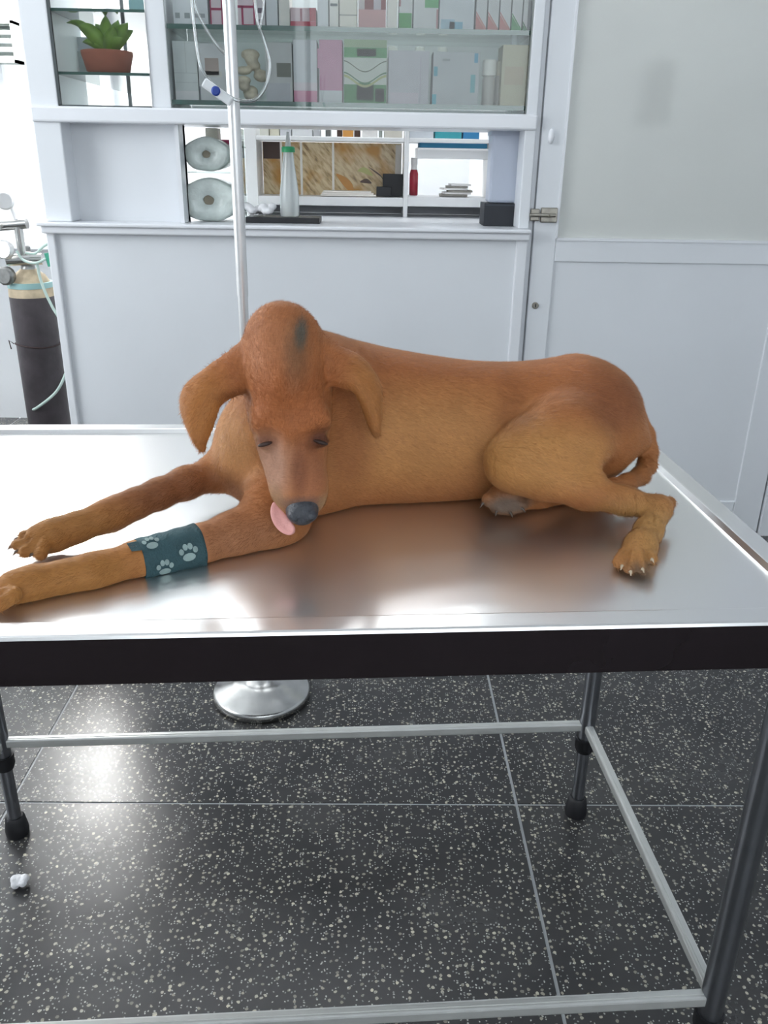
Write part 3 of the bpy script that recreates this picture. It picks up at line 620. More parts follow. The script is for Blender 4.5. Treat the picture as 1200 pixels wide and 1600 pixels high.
# --- far foreleg
fd.chain([PR(400, 700, 1.045, 50), PR(372, 728, 1.040, 34), PR(345, 738, 1.035, 25)], 0.03)
FAR = [PR(372, 731, 1.045, 27), PR(335, 740, 1.025, 25), PR(290, 755, .995, 24), PR(248, 772, .967, 22.5), PR(212, 787, .945, 22), PR(182, 800, .930, 23), PR(160, 809, .918, 22), PR(120, 824, .902, 22), PR(85, 836, .888, 24), PR(62, 843, .880, 24)]
fd.chain(FAR, 0.016)
toes([(PR(68+dx*0.3, 842+dy*0.4, Yt+.004, r)[0], PR(60+dx, 846+dy*1.1, Yt-0.006, r)[0], PR(60, 846, Yt, r)[1]) for dx, dy, r, Yt in ((-22, -8, 10, .890), (-32, 4, 11.5, .877), (-20, 14, 12, .866), (4, 18, 11.5, .862))])
fd.cone(*PR(185, 818, .925, 8), *PR(178, 826, .922, 5), 0.006)                    # carpal pad

# --- chest, neck, head
fd.ell(A3(384, 690, 1.035), (0.034, 0.04, 0.046), 0.03)
fd.chain([PR(520, 650, 1.085, 100), PR(485, 610, 1.045, 84), PR(455, 570, 1.00, 62)], 0.04, 0.03)
fd.cone(*PR(430, 660, 1.02, 58), *PR(410, 720, 1.03, 45), 0.03)
# skull and muzzle
fd.ell(A3(446, 552, .972), tuple(np.array((57, 66, 67))*mpp(at(446, 552, .972))), 0.02)
fd.chain([PR(446, 553, .970, 56), PR(449, 600, .955, 65), PR(453, 648, .938, 61), PR(457, 695, .927, 51), PR(462, 735, .908, 43), PR(467, 768, .893, 33), PR(470, 786, .884, 27)], 0.02)
fd.cone(*PR(456, 680, .890, 22), *PR(469, 780, .872, 22), 0.018)                  # bridge of the nose
fd.cone(*PR(437, 520, .960, 40), *PR(450, 600, .915, 38), 0.03)                   # forehead
fd.ell(A3(424, 660, .904), (0.020, 0.015, 0.014), 0.018); fd.ell(A3(490, 659, .904), (0.019, 0.015, 0.014), 0.018)
fd.ell(A3(388, 596, .872), (0.020, 0.020, 0.034), 0.02, carve=True); fd.ell(A3(512, 590, .872), (0.020, 0.020, 0.034), 0.02, carve=True)   # brows
fd.ell(A3(447, 762, .893), (0.015, 0.018, 0.020), 0.015); fd.ell(A3(492, 762, .893), (0.013, 0.018, 0.022), 0.015)  # lips
fd.cone(*PR(454, 735, .945, 30), *PR(464, 790, .908, 18), 0.012)                  # lower jaw
fd.ell(A3(376, 622, .925), (0.012, 0.016, 0.007), 0.008, carve=True); fd.ell(A3(528, 612, .925), (0.014, 0.016, 0.006), 0.008, carve=True)
fd.ell(A3(462, 700, .862), (0.009, 0.010, 0.012), 0.014, carve=True)
for ex_, ey_ in ((412, 692), (503, 689)):                                         # eye sockets with closed lids
    fd.ell(A3(ex_, ey_, .870), (0.016, 0.020, 0.010), 0.010, carve=True)
    fd.ell(A3(ex_+(4 if ex_ < 450 else -4), ey_+1, .896), (0.011, 0.009, 0.007), 0.006)
# ears: thin curved flaps
def ear(rows, t0=0.0042, bul=0.012):
    rows = [(np.array(at(*a)), np.array(at(*b))) for a, b in rows]
    n1, n2 = 54, 30; xs = np.arange(len(rows)); P = []; R = []
    for u in np.linspace(0, len(rows)-1, n1):
        a = np.array([smooth_interp(np.array([u]), xs.astype(float), np.array([r[0][j] for r in rows]))[0] for j in range(3)])
        b = np.array([smooth_interp(np.array([u]), xs.astype(float), np.array([r[1][j] for r in rows]))[0] for j in range(3)])
        for v in np.linspace(0, 1, n2):
            p = a+(b-a)*v; e = 4*v*(1-v); p = p+np.array((0, -1, 0.15))*bul*e*min(1, (len(rows)-1-u)*0.8)
            P.append(p); R.append(t0*(0.72+0.38*min(1, e*1.8)))
    fd.cloud(np.array(P), np.array(R), 0.006)
ear([((404, 512, .975), (400, 606, .940)), ((362, 548, .962), (366, 617, .936)), ((324, 576, .950), (344, 630, .930)), ((293, 602, .945), (337, 646, .925)), ((284, 628, .940), (331, 664, .922)), ((291, 655, .936), (324, 682, .922)), ((305, 682, .930), (319, 694, .926)), ((315, 700, .928), (317, 702, .928))])
ear([((490, 522, .975), (500, 598, .940)), ((530, 543, .968), (530, 602, .936)), ((560, 557, .965), (553, 610, .935)), ((581, 580, .962), (563, 626, .938)), ((592, 602, .962), (570, 643, .942)), ((594, 630, .962), (577, 662, .948)), ((591, 658, .962), (583, 674, .955)), ((588, 677, .962), (587, 679, .962))])
# flatten on the table
sl_, X, Y, Z = fd.sub(fd.lo, fd.lo+fd.h*(fd.n-1), 0)
pl_ = (DZ+0.0008-Z)+0*X+0*Y; a_ = fd.D; k_ = 0.006
h_ = np.maximum(k_-np.abs(a_-pl_), 0)/k_; fd.D = (np.maximum(a_, pl_)+h_*h_*k_*0.25).astype(np.float32)
V, F = fd.mesh()

# --- coat colours, by place on the body
def near(c, r, soft=1.0):
    d2 = np.sqrt((((V-np.array(c))/np.array(r))**2).sum(1)); return np.clip((1.0+soft*0.5-d2)/soft, 0, 1)[:, None]
def L3(r, g_, b): return np.array(rgb(r, g_, b)[:3])
rs_ = np.random.RandomState(3)
colr = np.tile(L3(180, 112, 56), (len(V), 1))
def paint(c, m_): 
    global colr
    colr = colr*(1-m_)+c*m_
def pr(px, py, Y): return A3(px, py, Y)
# redder back and head, paler flank, belly and legs
hgt = np.clip((V[:, 2]-0.95)/0.06, 0, 1)[:, None]; paint(L3(172, 98, 44), hgt*0.7)
paint(L3(200, 140, 72), near(pr(640, 690, 1.02), (0.16, 0.08, 0.06), 0.9)*0.7)
paint(L3(202, 142, 70), near(pr(850, 720, .96), (0.13, 0.06, 0.04), 0.8)*0.75)
paint(L3(136, 78, 44), near(pr(955, 625, 1.05), (0.05, 0.07, 0.035), 0.9)*0.75)
paint(L3(150, 86, 38), near(pr(800, 640, 1.03), (0.02, 0.05, 0.06), 0.9)*0.5)
paint(L3(196, 148, 78), near(pr(1010, 840, .92), (0.06, 0.10, 0.04), 0.8)*0.75)
paint(L3(205, 150, 90), near(pr(372, 690, 1.0), (0.04, 0.06, 0.045), 0.9)*0.7)
paint(L3(160, 108, 74), near(pr(360, 835, .89), (0.07, 0.05, 0.03), 0.9)*0.6)
paint(L3(128, 80, 50), near(pr(265, 765, .97), (0.09, 0.06, 0.022), 0.9)*0.75)
paint(L3(164, 112, 48), near(pr(90, 832, .88), (0.09, 0.06, 0.035), 0.8)*0.8)
paint(L3(176, 118, 46), near(pr(80, 905, .78), (0.12, 0.07, 0.035), 0.8)*0.8)
# face: pinkish thin-haired cheek and muzzle, dark nose, dark round the eyes with brow shade painted in
paint(L3(176, 96, 42), near(pr(452, 640, .90), (0.05, 0.05, 0.05), 0.7)*0.6)
paint(L3(184, 136, 110), near(pr(425, 725, .89), (0.026, 0.06, 0.034), 0.8)*0.9)
paint(L3(166, 100, 66), near(pr(485, 740, .88), (0.022, 0.05, 0.034), 0.9)*0.7)
paint(L3(120, 66, 38), near(pr(468, 735, .87), (0.008, 0.04, 0.03), 0.9)*0.6)
paint(L3(96, 50, 30), near(pr(503, 690, .885), (0.016, 0.03, 0.013), 0.9)*0.9)
paint(L3(112, 62, 36), near(pr(412, 690, .885), (0.014, 0.03, 0.006), 0.9)*0.75)
paint(L3(160, 128, 96), near(pr(437, 775, .89), (0.010, 0.03, 0.02), 0.9)*0.7)
paint(L3(84, 76, 76), near(pr(470, 785, .87), (0.020, 0.03, 0.010), 0.8)*0.9)
paint(L3(170, 140, 100), near(pr(503, 785, .885), (0.008, 0.02, 0.012), 0.9)*0.6)
paint(L3(196, 128, 84), near(pr(418, 535, .93), (0.03, 0.05, 0.035), 0.9)*0.5)
# grey-green ointment patch on the forehead
paint(L3(70, 88, 86), near(pr(468, 526, .905), (0.007, 0.05, 0.017), 0.7)*0.9)
paint(L3(104, 84, 60), near(pr(463, 548, .90), (0.013, 0.05, 0.036), 1.0)*0.5)
paint(L3(148, 80, 36), near(pr(545, 690, 1.0), (0.03, 0.06, 0.06), 0.9)*0.55)  # reddish brown neck beside the face, with its shadow painted in
# inside of ears, painted shadow under the ear flap
paint(L3(190, 122, 46), near(pr(315, 640, .93), (0.035, 0.04, 0.05), 0.7)*0.6)
paint(L3(190, 126, 56), near(pr(578, 610, .95), (0.03, 0.04, 0.045), 0.7)*0.6)
paint(L3(120, 66, 30), near(pr(372, 616, .935), (0.022, 0.03, 0.006), 0.9)*0.6)  # shadow in the crease below the ear, painted into the coat
# dark pads, underside of far hind paw
paint(L3(112, 98, 86), near(pr(790, 787, 1.0), (0.035, 0.03, 0.014), 0.9)*0.9)
paint(L3(104, 94, 84), near(pr(1005, 888, .845), (0.02, 0.02, 0.008), 0.8)*0.7)
paint(L3(150, 92, 40), near(pr(1000, 735, 1.08), (0.03, 0.06, 0.03), 0.8)*0.6)

lum_ = (colr*np.array((.25, .6, .15))).sum(1, keepdims=True); colr = (colr*0.90+lum_*0.10)*0.93
def fur_mat():
    m = bpy.data.materials.new('dog_coat'); m.use_nodes = True; nt = m.node_tree; b = nt.nodes['Principled BSDF']; L = nt.links.new
    at_ = nt.nodes.new('ShaderNodeAttribute'); at_.attribute_name = 'coat'; tc = nt.nodes.new('ShaderNodeTexCoord')
    mp = nt.nodes.new('ShaderNodeMapping'); mp.inputs['Scale'].default_value = (90, 160, 420); mp.inputs['Rotation'].default_value = (0, 0.5, 0)
    n = nt.nodes.new('ShaderNodeTexNoise'); n.inputs['Scale'].default_value = 1.4; n.inputs['Detail'].default_value = 5; L(tc.outputs['Object'], mp.inputs['Vector']); L(mp.outputs[0], n.inputs['Vector'])
    n2 = nt.nodes.new('ShaderNodeTexNoise'); n2.inputs['Scale'].default_value = 24; n2.inputs['Detail'].default_value = 5; L(tc.outputs['Object'], n2.inputs['Vector'])
    ad = nt.nodes.new('ShaderNodeMath'); ad.operation = 'ADD'; L(n.outputs['Fac'], ad.inputs[0]); L(n2.outputs['Fac'], ad.inputs[1])
    mr = nt.nodes.new('ShaderNodeMapRange'); mr.inputs['From Min'].default_value = 0.7; mr.inputs['From Max'].default_value = 1.3; mr.inputs['To Min'].default_value = 0.86; mr.inputs['To Max'].default_value = 1.14
    L(ad.outputs[0], mr.inputs['Value'])
    vm = nt.nodes.new('ShaderNodeVectorMath'); vm.operation = 'SCALE'; L(at_.outputs['Color'], vm.inputs[0]); L(mr.outputs[0], vm.inputs['Scale'])
    L(vm.outputs[0], b.inputs['Base Color']); b.inputs['Roughness'].default_value = 0.62; b.inputs['Specular IOR Level'].default_value = 0.25
    b.inputs['Sheen Weight'].default_value = 0.25; b.inputs['Sheen Roughness'].default_value = 0.4; b.inputs['Sheen Tint'].default_value = rgb(255, 210, 150)
    bp = nt.nodes.new('ShaderNodeBump'); bp.inputs['Strength'].default_value = 0.22; bp.inputs['Distance'].default_value = 0.0016
    L(n.outputs['Fac'], bp.inputs['Height']); L(bp.outputs['Normal'], b.inputs['Normal'])
    MATS['dog_coat'] = m
fur_mat()
dog = tag(empty('dog', (V[:, 0].mean(), V[:, 1].mean(), DZ)), 'reddish brown short-haired dog lying on the steel table with head bowed', 'dog')
me = bpy.data.meshes.new('body'); me.vertices.add(len(V)); me.vertices.foreach_set('co', V.astype(np.float32).ravel())
me.loops.add(F.size); me.loops.foreach_set('vertex_index', F.astype(np.int32).ravel())
me.polygons.add(len(F)); me.polygons.foreach_set('loop_start', np.arange(0, F.size, 4, dtype=np.int32)); me.polygons.foreach_set('loop_total', np.full(len(F), 4, np.int32))
me.polygons.foreach_set('use_smooth', np.ones(len(F), bool)); me.update(calc_edges=True); me.validate()
ca_ = me.color_attributes.new('coat', 'FLOAT_COLOR', 'POINT'); ca_.data.foreach_set('color', np.concatenate([colr, np.ones((len(V), 1))], 1).astype(np.float32).ravel())
me.materials.append(MATS['dog_coat'])
body = bpy.data.objects.new('body', me); COL.objects.link(body); body.parent = dog; body.matrix_parent_inverse = Matrix.Translation(-dog.location)
sm = body.modifiers.new('smooth', 'SMOOTH'); sm.factor = 0.5; sm.iterations = 2

# --- short hair lying along the coat
def hair():
    rs = np.random.RandomState(7); v = V[F]; n_ = np.cross(v[:, 2]-v[:, 0], v[:, 3]-v[:, 1]); ar = np.linalg.norm(n_, axis=1)+1e-12; nn_ = n_/ar[:, None]
    N = 210000; fi = rs.choice(len(F), N, p=ar/ar.sum()); uv = rs.rand(N, 2)[..., None]
    q = v[fi]; p = (q[:, 0]*(1-uv[:, 0])+q[:, 1]*uv[:, 0])*(1-uv[:, 1])+(q[:, 3]*(1-uv[:, 0])+q[:, 2]*uv[:, 0])*uv[:, 1]
    nr = nn_[fi]; c = colr[F[fi, 0]]
    fl = np.tile(np.array((0.85, -0.1, -0.5)), (N, 1))
    def flow(cen, rad, d_):
        m = np.clip(1.5-np.sqrt((((p-np.array(cen))/np.array(rad))**2).sum(1)), 0, 1)[:, None]; fl[:] = fl*(1-m)+np.array(d_)*m
    flow(pr(452, 640, .92), (0.09, 0.08, 0.13), (0.0, 0.35, 0.9)); flow(pr(310, 640, .94), (0.05, 0.05, 0.06), (-0.5, 0, -0.8)); flow(pr(575, 615, .95), (0.035, 0.04, 0.06), (0.5, 0, -0.8))
    flow(pr(190, 800, .93), (0.20, 0.12, 0.06), (-0.85, -0.4, -0.3)); flow(pr(170, 890, .83), (0.24, 0.13, 0.05), (-0.85, -0.4, -0.3))
    flow(pr(1010, 840, .92), (0.06, 0.10, 0.05), (-0.2, -0.8, -0.5)); flow(pr(376, 690, 1.02), (0.04, 0.05, 0.05), (-0.2, 0, -0.9))
    fl += rs.randn(N, 3)*0.22; fl -= nr*(fl*nr).sum(1, keepdims=True); fl /= np.linalg.norm(fl, axis=1, keepdims=True)+1e-9
    L = (0.0045+0.0045*rs.rand(N)); hd = np.clip(1.4-np.sqrt((((p-pr(462, 745, .88))/np.array((.05, .05, .055)))**2).sum(1)), 0, 1); L = L*(1-0.6*hd)
    w = np.cross(fl, nr)*(0.00022+0.00016*rs.rand(N))[:, None]; tip = p+fl*(L*0.95)[:, None]+nr*(L*(0.14+0.20*rs.rand(N)))[:, None]
    b0, b1 = PR(314, 854, .881, 33)[0], PR(214, 877, .8415, 29)[0]; bd2 = (b1-b0)/np.linalg.norm(b1-b0); tb2 = (p-b0)@bd2; db2 = np.linalg.norm(p-b0-tb2[:, None]*bd2, axis=1)
    wrapped = (tb2 > -0.004) & (tb2 < np.linalg.norm(b1-b0)) & (db2 < 0.045)
    ok = ~wrapped & (tip[:, 2] > DZ+0.001) & (p[:, 2] > DZ+0.003); p = p-nr*0.0006
    T = np.stack([p-w, p+w, tip], 1)[ok]; cc_ = np.repeat((c*(0.82+0.40*rs.rand(N))[:, None])[ok], 3, axis=0); M = len(T)
    me = bpy.data.meshes.new('fur'); me.vertices.add(M*3); me.vertices.foreach_set('co', T.astype(np.float32).ravel()); me.loops.add(M*3); me.loops.foreach_set('vertex_index', np.arange(M*3, dtype=np.int32))
    me.polygons.add(M); me.polygons.foreach_set('loop_start', np.arange(0, M*3, 3, dtype=np.int32)); me.polygons.foreach_set('loop_total', np.full(M, 3, np.int32)); me.update(calc_edges=True)
    ca = me.color_attributes.new('coat', 'FLOAT_COLOR', 'POINT'); ca.data.foreach_set('color', np.concatenate([cc_, np.ones((M*3, 1))], 1).astype(np.float32).ravel())
    m = bpy.data.materials.new('dog_hair'); m.use_nodes = True; nt = m.node_tree; b = nt.nodes['Principled BSDF']; a = nt.nodes.new('ShaderNodeAttribute'); a.attribute_name = 'coat'
    nt.links.new(a.outputs['Color'], b.inputs['Base Color']); b.inputs['Roughness'].default_value = 0.5; b.inputs['Specular IOR Level'].default_value = 0.3; me.materials.append(m)
    o = bpy.data.objects.new('fur', me); COL.objects.link(o); o.parent = dog; o.matrix_parent_inverse = Matrix.Translation(-dog.location); o['kind'] = 'stuff'
hair()
# --- nose, tongue, claws, whisker-free details
mat('nose_leather', rgb(58, 60, 66), 0.38, var=0.3, vscale=90, bump=0.4, bscale=400)
nb = MB(); c_ = at(472, 796, .868); s_ = mpp(c_)
nb.ball(c_, (26*s_, 0.022, 24*s_), 24, 16); nb.ball(at(461, 804, .856), (12*s_, 0.012, 11*s_), 14, 10); nb.ball(at(485, 803, .856), (12*s_, 0.012, 11*s_), 14, 10)
no = nb.build('nose', 'nose_leather', dog); no['label'] = 'dark grey nose'
r_ = no.modifiers.new('remesh', 'REMESH'); r_.mode = 'VOXEL'; r_.voxel_size = 0.0012; r_.use_smooth_shade = True
s2 = no.modifiers.new('smooth', 'SMOOTH'); s2.factor = 0.5; s2.iterations = 6
nm = MB()
for q in ((461, 812), (485, 811)): nm.ball(at(q[0], q[1], .8475), (0.0035, 0.003, 0.0026), 10, 8)
nm.build('nostrils', 'black_plastic', no)
mat('eye_dark', rgb(50, 28, 20), 0.55, var=0.1)
for q in ((414, 694), (501, 691)):
    eb = at(q[0], q[1], .8880); MB().ball(eb, (0.0085, 0.0035, 0.0024), 16, 10, axes=(Vector((0.96, 0, -0.28 if q[0] > 450 else 0.28)), Vector((0, 1, 0)), Vector((0.28 if q[0] > 450 else -0.28, 0, 0.96)))).build('eye', 'eye_dark', dog)
mat('tongue_pink', rgb(222, 158, 152), 0.4, var=0.1, vscale=60, bump=0.2, bscale=300)
tg = MB(); tpth = [(434, 782, .884, 8), (432, 798, .876, 11.5), (437, 812, .868, 13), (446, 823, .861, 12.5), (455, 829, .856, 9.5), (459, 831, .854, 5)]
P_ = [at(x, y, Y) for x, y, Y, _ in tpth]; vs = []; nt_ = 16
for i, p in enumerate(P_):
    t_ = (P_[min(i+1, len(P_)-1)]-P_[max(i-1, 0)]).normalized(); nrm = Vector((0.1, -0.9, 0.35)); nrm = (nrm-t_*nrm.dot(t_)).normalized(); b_ = t_.cross(nrm); wd = tpth[i][3]*mpp(p)
    for k2 in range(nt_):
        an = 2*math.pi*k2/nt_; vs.append(p+b_*(math.cos(an)*wd)+nrm*(math.sin(an)*0.0030-0.0022*(1-abs(math.cos(an))) ))
m_ = len(P_); tg._add(vs, [(i*nt_+k2, i*nt_+(k2+1)%nt_, (i+1)*nt_+(k2+1)%nt_, (i+1)*nt_+k2) for i in range(m_-1) for k2 in range(nt_)]+[tuple(range(nt_))[::-1], tuple((m_-1)*nt_+k2 for k2 in range(nt_))], True)
to = tg.build('tongue', 'tongue_pink', dog); to['label'] = 'pink tongue hanging from the side of the mouth'
ss = to.modifiers.new('subsurf', 'SUBSURF'); ss.levels = 2; ss.render_levels = 2
mat('claw_horn', rgb(196, 176, 150), 0.35, var=0.15, vscale=80); mat('claw_dark', rgb(84, 70, 60), 0.35, var=0.2, vscale=80)
def claw(px, py, Y, dx, dy, dY, r, m__):
    a, b = at(px, py, Y), at(px+dx, py+dy, Y+dY); mid = (a+b)/2+Vector((0, 0, 0.0015)); MB().tube([a, mid, b], [r, r*0.7, r*0.15], 8).build('claw', m__, dog)
for q in ((972, 884, .848, -3, 10), (985, 893, .836, 1, 10), (1003, 889, .834, 5, 9), (1018, 874, .842, 5, 8)): claw(q[0], q[1], q[2], q[3]*0.7, q[4]*0.7, -0.003, 0.0022, 'claw_horn')
for q in ((28, 842, .884, -8, 5), (20, 853, .873, -8, 6), (28, 862, .862, -8, 6), (52, 866, .857, -6, 5)): claw(q[0], q[1], q[2], q[3], q[4], -0.004, 0.0026, 'claw_dark')
for q in ((755, 786, .992, -5, 8), (776, 799, .988, -2, 8), (797, 801, .988, 4, 8), (814, 794, .990, 7, 7)): claw(q[0], q[1], q[2], q[3], q[4], -0.003, 0.0022, 'claw_dark')

# --- teal paw-print bandage round the near foreleg
mat('bandage_teal', rgb(50, 82, 88), 0.75, var=0.35, vscale=16, bump=0.5, bscale=260)
mat('print_white', rgb(140, 160, 158), 0.8, var=0.2, vscale=90)
ctr = [np.array(PR(x, y, Y, r)[0]) for x, y, Y, r in ((310, 855, .880, 33), (262, 866, .862, 30.5), (217, 876, .8425, 29))]
rad = [PR(x, y, Y, r)[1] for x, y, Y, r in ((310, 855, .880, 33), (262, 866, .862, 30.5), (217, 876, .8425, 29))]
cp_ = spline([Vector(c) for c in ctr], 8); rr = [np.interp(i, (0, 8, 16), rad)+0.0022 for i in range(17)]
NB = 40; bw = MB(); bv = []; axis_ = (cp_[-1]-cp_[0]).normalized(); fx_ = axis_.cross(Vector((0,0,1))).normalized(); fz_ = fx_.cross(axis_)
if fx_.y > 0: fx_ = -fx_
def bpt(t, an, off=0.0):                            # t 0..16 along the leg, angle 0 towards the viewer, 90 up
    i = min(int(t), 15); u = t-i; c = cp_[i]*(1-u)+cp_[i+1]*u; r = rr[i]*(1-u)+rr[i+1]*u+off
    zz_ = fz_ if fz_.z > 0 else -fz_
    p = c+fx_*(r*math.cos(an))+zz_*(r*math.sin(an)); p.z = max(p.z, ZS+0.0004+off*0.2); return p
for i in range(17):
    for k2 in range(NB):
        an = 2*math.pi*k2/NB; bv.append(bpt(i, an, 0.0006*math.sin(7*an+i*1.3)))
fs_ = [(i*NB+k2, i*NB+(k2+1)%NB, (i+1)*NB+(k2+1)%NB, (i+1)*NB+k2) for i in range(16) for k2 in range(NB)]
bw._add(bv, fs_, True)
bo = bw.build('bandage', 'bandage_teal', dog); bo['label'] = 'teal wrap bandage printed with white paw prints'
sd = bo.modifiers.new('solid', 'SOLIDIFY'); sd.thickness = 0.0016; sd.offset = 1
def pawprint(t, an):
    q = MB()
    for dt, da, a0, b0 in ((0, -0.16, 1.6, 0.17), (1.7, 0.10, 0.62, 0.13), (0.55, 0.27, 0.62, 0.14), (-0.65, 0.27, 0.62, 0.14), (-1.75, 0.10, 0.62, 0.13)):
        n_ = 12; q._add([bpt(t+dt, an+da, 0.0026)]+[bpt(t+dt+a0*math.cos(2*math.pi*j/n_), an+da+b0*math.sin(2*math.pi*j/n_), 0.0025) for j in range(n_)], [(0, 1+j, 1+(j+1)%n_) for j in range(n_)], True)
    q.build('paw_print', 'print_white', bo)
pawprint(4.6, 0.30); pawprint(11.0, -0.15); pawprint(13.0, 1.15)
tbk = MB(); e = [bpt(16, 0.9, 0.002), bpt(16, 1.5, 0.002), bpt(16, 1.5, 0.002)+axis_*0.012, bpt(16, 0.95, 0.002)+axis_*0.011]; tbk.prism(e, fx_*0.0012)
tbk.build('loose_end', 'bandage_teal', bo)
# ------------------------------------------------------------------ medicine boxes on the cabinet shelves
def cmat(c, rough=0.5):
    n_ = 'print_%d_%d_%d' % c
    return mat(n_, rgb(*c), rough, var=0.05, vscale=25)
def med_box(x0, x1, yt, zb, Yf, dep, col, bands, label, name='medicine_box', group='medicine boxes in the glass cabinet', cat='box', yref=None):
    """carton whose front face spans columns x0..x1 and whose top reaches line yt; bands are printed areas (fractions of the face)"""
    a = at(x0, yt, Yf); b = at(x1, yt, Yf); X0, X1, Z1 = a.x+0.0008, b.x-0.0008, (a.z+b.z)/2
    e_ = tag(empty(name, ((X0+X1)/2, Yf+dep/2, zb)), label, cat, group)
    MB().box((X0, Yf, zb+0.0002), (X1, Yf+dep, Z1)).build('carton', cmat(col), e_, bevel=0.001)
    W_, H_ = X1-X0, Z1-zb
    for u0, v0, u1, v1, c in bands:
        MB().box((X0+W_*u0, Yf-0.0005, zb+0.0004+H_*v0), (X0+W_*u1, Yf+0.0008, zb+H_*v1)).build('printed_area', cmat(c), e_)
    return e_
def tri_box(x0, x1, yt, zb, Yf, dep, col, c, label):
    e_ = med_box(x0, x1, yt, zb, Yf, dep, col, [], label); a = at(x0, yt, Yf); b = at(x1, yt, Yf); W_ = b.x-a.x
    h = W_*1.25
    MB().prism([(a.x+0.001, Yf-0.0005, zb+0.001), (b.x-0.002, Yf-0.0005, zb+0.001), (a.x+0.001, Yf-0.0005, zb+h)], (0, 0.0012, 0)).build('printed_corner', cmat(c), e_)
    MB().prism([(b.x-0.0018, Yf-0.0004, zb+0.001), (b.x-0.0008, Yf-0.0004, zb+0.006), (a.x+0.001, Yf-0.0004, zb+h+0.008), (a.x+0.001, Yf-0.0004, zb+h+0.003)], (0, 0.001, 0)).build('printed_stripe', cmat(c), e_)
Y1 = YP+0.045
GW, OW = (222, 226, 230), (236, 234, 228)
S1 = [(267, 297, -25, GW, [(0.1, .16, .35, .30, (150, 158, 160)), (.6, .16, .9, .30, (150, 158, 160))], 'pale grey medicine box with two grey marks beside the cabinet divider'),
      (298, 323, -18, GW, [(0.1, .20, .8, .32, (165, 170, 176))], 'pale medicine box behind the infusion tube on the upper shelf'),
      (325, 346, -30, (224, 206, 214), [(0, 0, .10, 1, (168, 48, 92)), (0, .34, 1, .40, (168, 48, 92)), (.88, 0, 1, 1, (168, 48, 92))], 'white and magenta box just left of the drip stand pole'),
      (369, 397, -30, (224, 206, 214), [(.2, 0, .32, .45, (168, 48, 92)), (.9, 0, 1, 1, (168, 48, 92)), (0, .40, 1, .46, (168, 48, 92)), (.3, 0, .9, .04, (168, 48, 92))], 'white box with magenta grid print right of the drip stand pole'),
      (398, 413, -28, (214, 208, 214), [(.2, .30, .8, .42, (90, 74, 96)), (.2, .08, .6, .16, (90, 74, 96))], 'slim pale box with dark purple marks on the upper shelf'),
      (414, 433, -20, GW, [], 'plain white carton second to the left of the red and white pack'),
      (434, 452, -22, OW, [], 'plain cream carton directly left of the red and white pack'),
      (453, 494, 12, (214, 190, 196), [(0, 0, 1, .30, (186, 62, 84)), (.75, .3, 1, 1, (176, 58, 74)), (.38, .3, .46, .95, (150, 64, 84))], 'low red and white pack on the upper shelf'),
      (495, 513, -15, GW, [], 'first plain white carton right of the red and white pack'),
      (514, 529, -18, OW, [(.1, .55, .9, .62, (120, 128, 130))], 'slim off-white carton with a grey line of print'),
      (530, 558, -16, (238, 234, 222), [(0, .32, 1, .36, (190, 188, 180))], 'cream-topped carton left of the maroon box'),
      (560, 604, -30, (206, 156, 156), [(0, .40, .22, 1, (200, 190, 190)), (.22, .40, .55, 1, (128, 40, 42)), (.55, .40, .82, 1, (196, 188, 196)), (.82, .40, 1, 1, (128, 40, 42))], 'maroon box with pink lower half'),
      (605, 622, -20, (238, 234, 226), [], 'slim ivory carton between the maroon and green boxes'),
      (624, 646, -25, (214, 216, 216), [(0, 0, .95, .36, (38, 152, 60)), (0, .5, .12, 1, (170, 120, 122))], 'white box with a bright green square at its foot'),
      (647, 687, -30, (212, 214, 214), [(.45, .45, 1, 1, (80, 166, 98)), (.93, 0, 1, .42, (186, 140, 142))], 'white box with a green square near its top'),
      (688, 744, -30, (206, 212, 216), [(.05, .0, .45, .22, (160, 190, 204)), (.30, .0, .68, .17, (120, 178, 200))], 'wide pale box with a blue patch along the bottom')]
for x0, x1, yt, c, bd_, lb in S1: med_box(x0, x1, yt, ZS1, Y1, 0.10, c, bd_, lb)
for x0, x1, c, lb in ((746, 764, (196, 128, 122), 'leftmost slim carton with a red diagonal corner'), (765, 783, (196, 128, 122), 'middle slim carton with a red diagonal corner'), (784, 802, (196, 128, 122), 'rightmost slim carton with a red diagonal corner'),
                      (803, 820, (88, 156, 100), 'slim carton with a green diagonal corner'), (821, 829, (70, 128, 84), 'narrow carton with a dark green corner at the cabinet edge')):
    tri_box(x0, x1, -30, ZS1, Y1, 0.10, (208, 210, 210), c, lb)
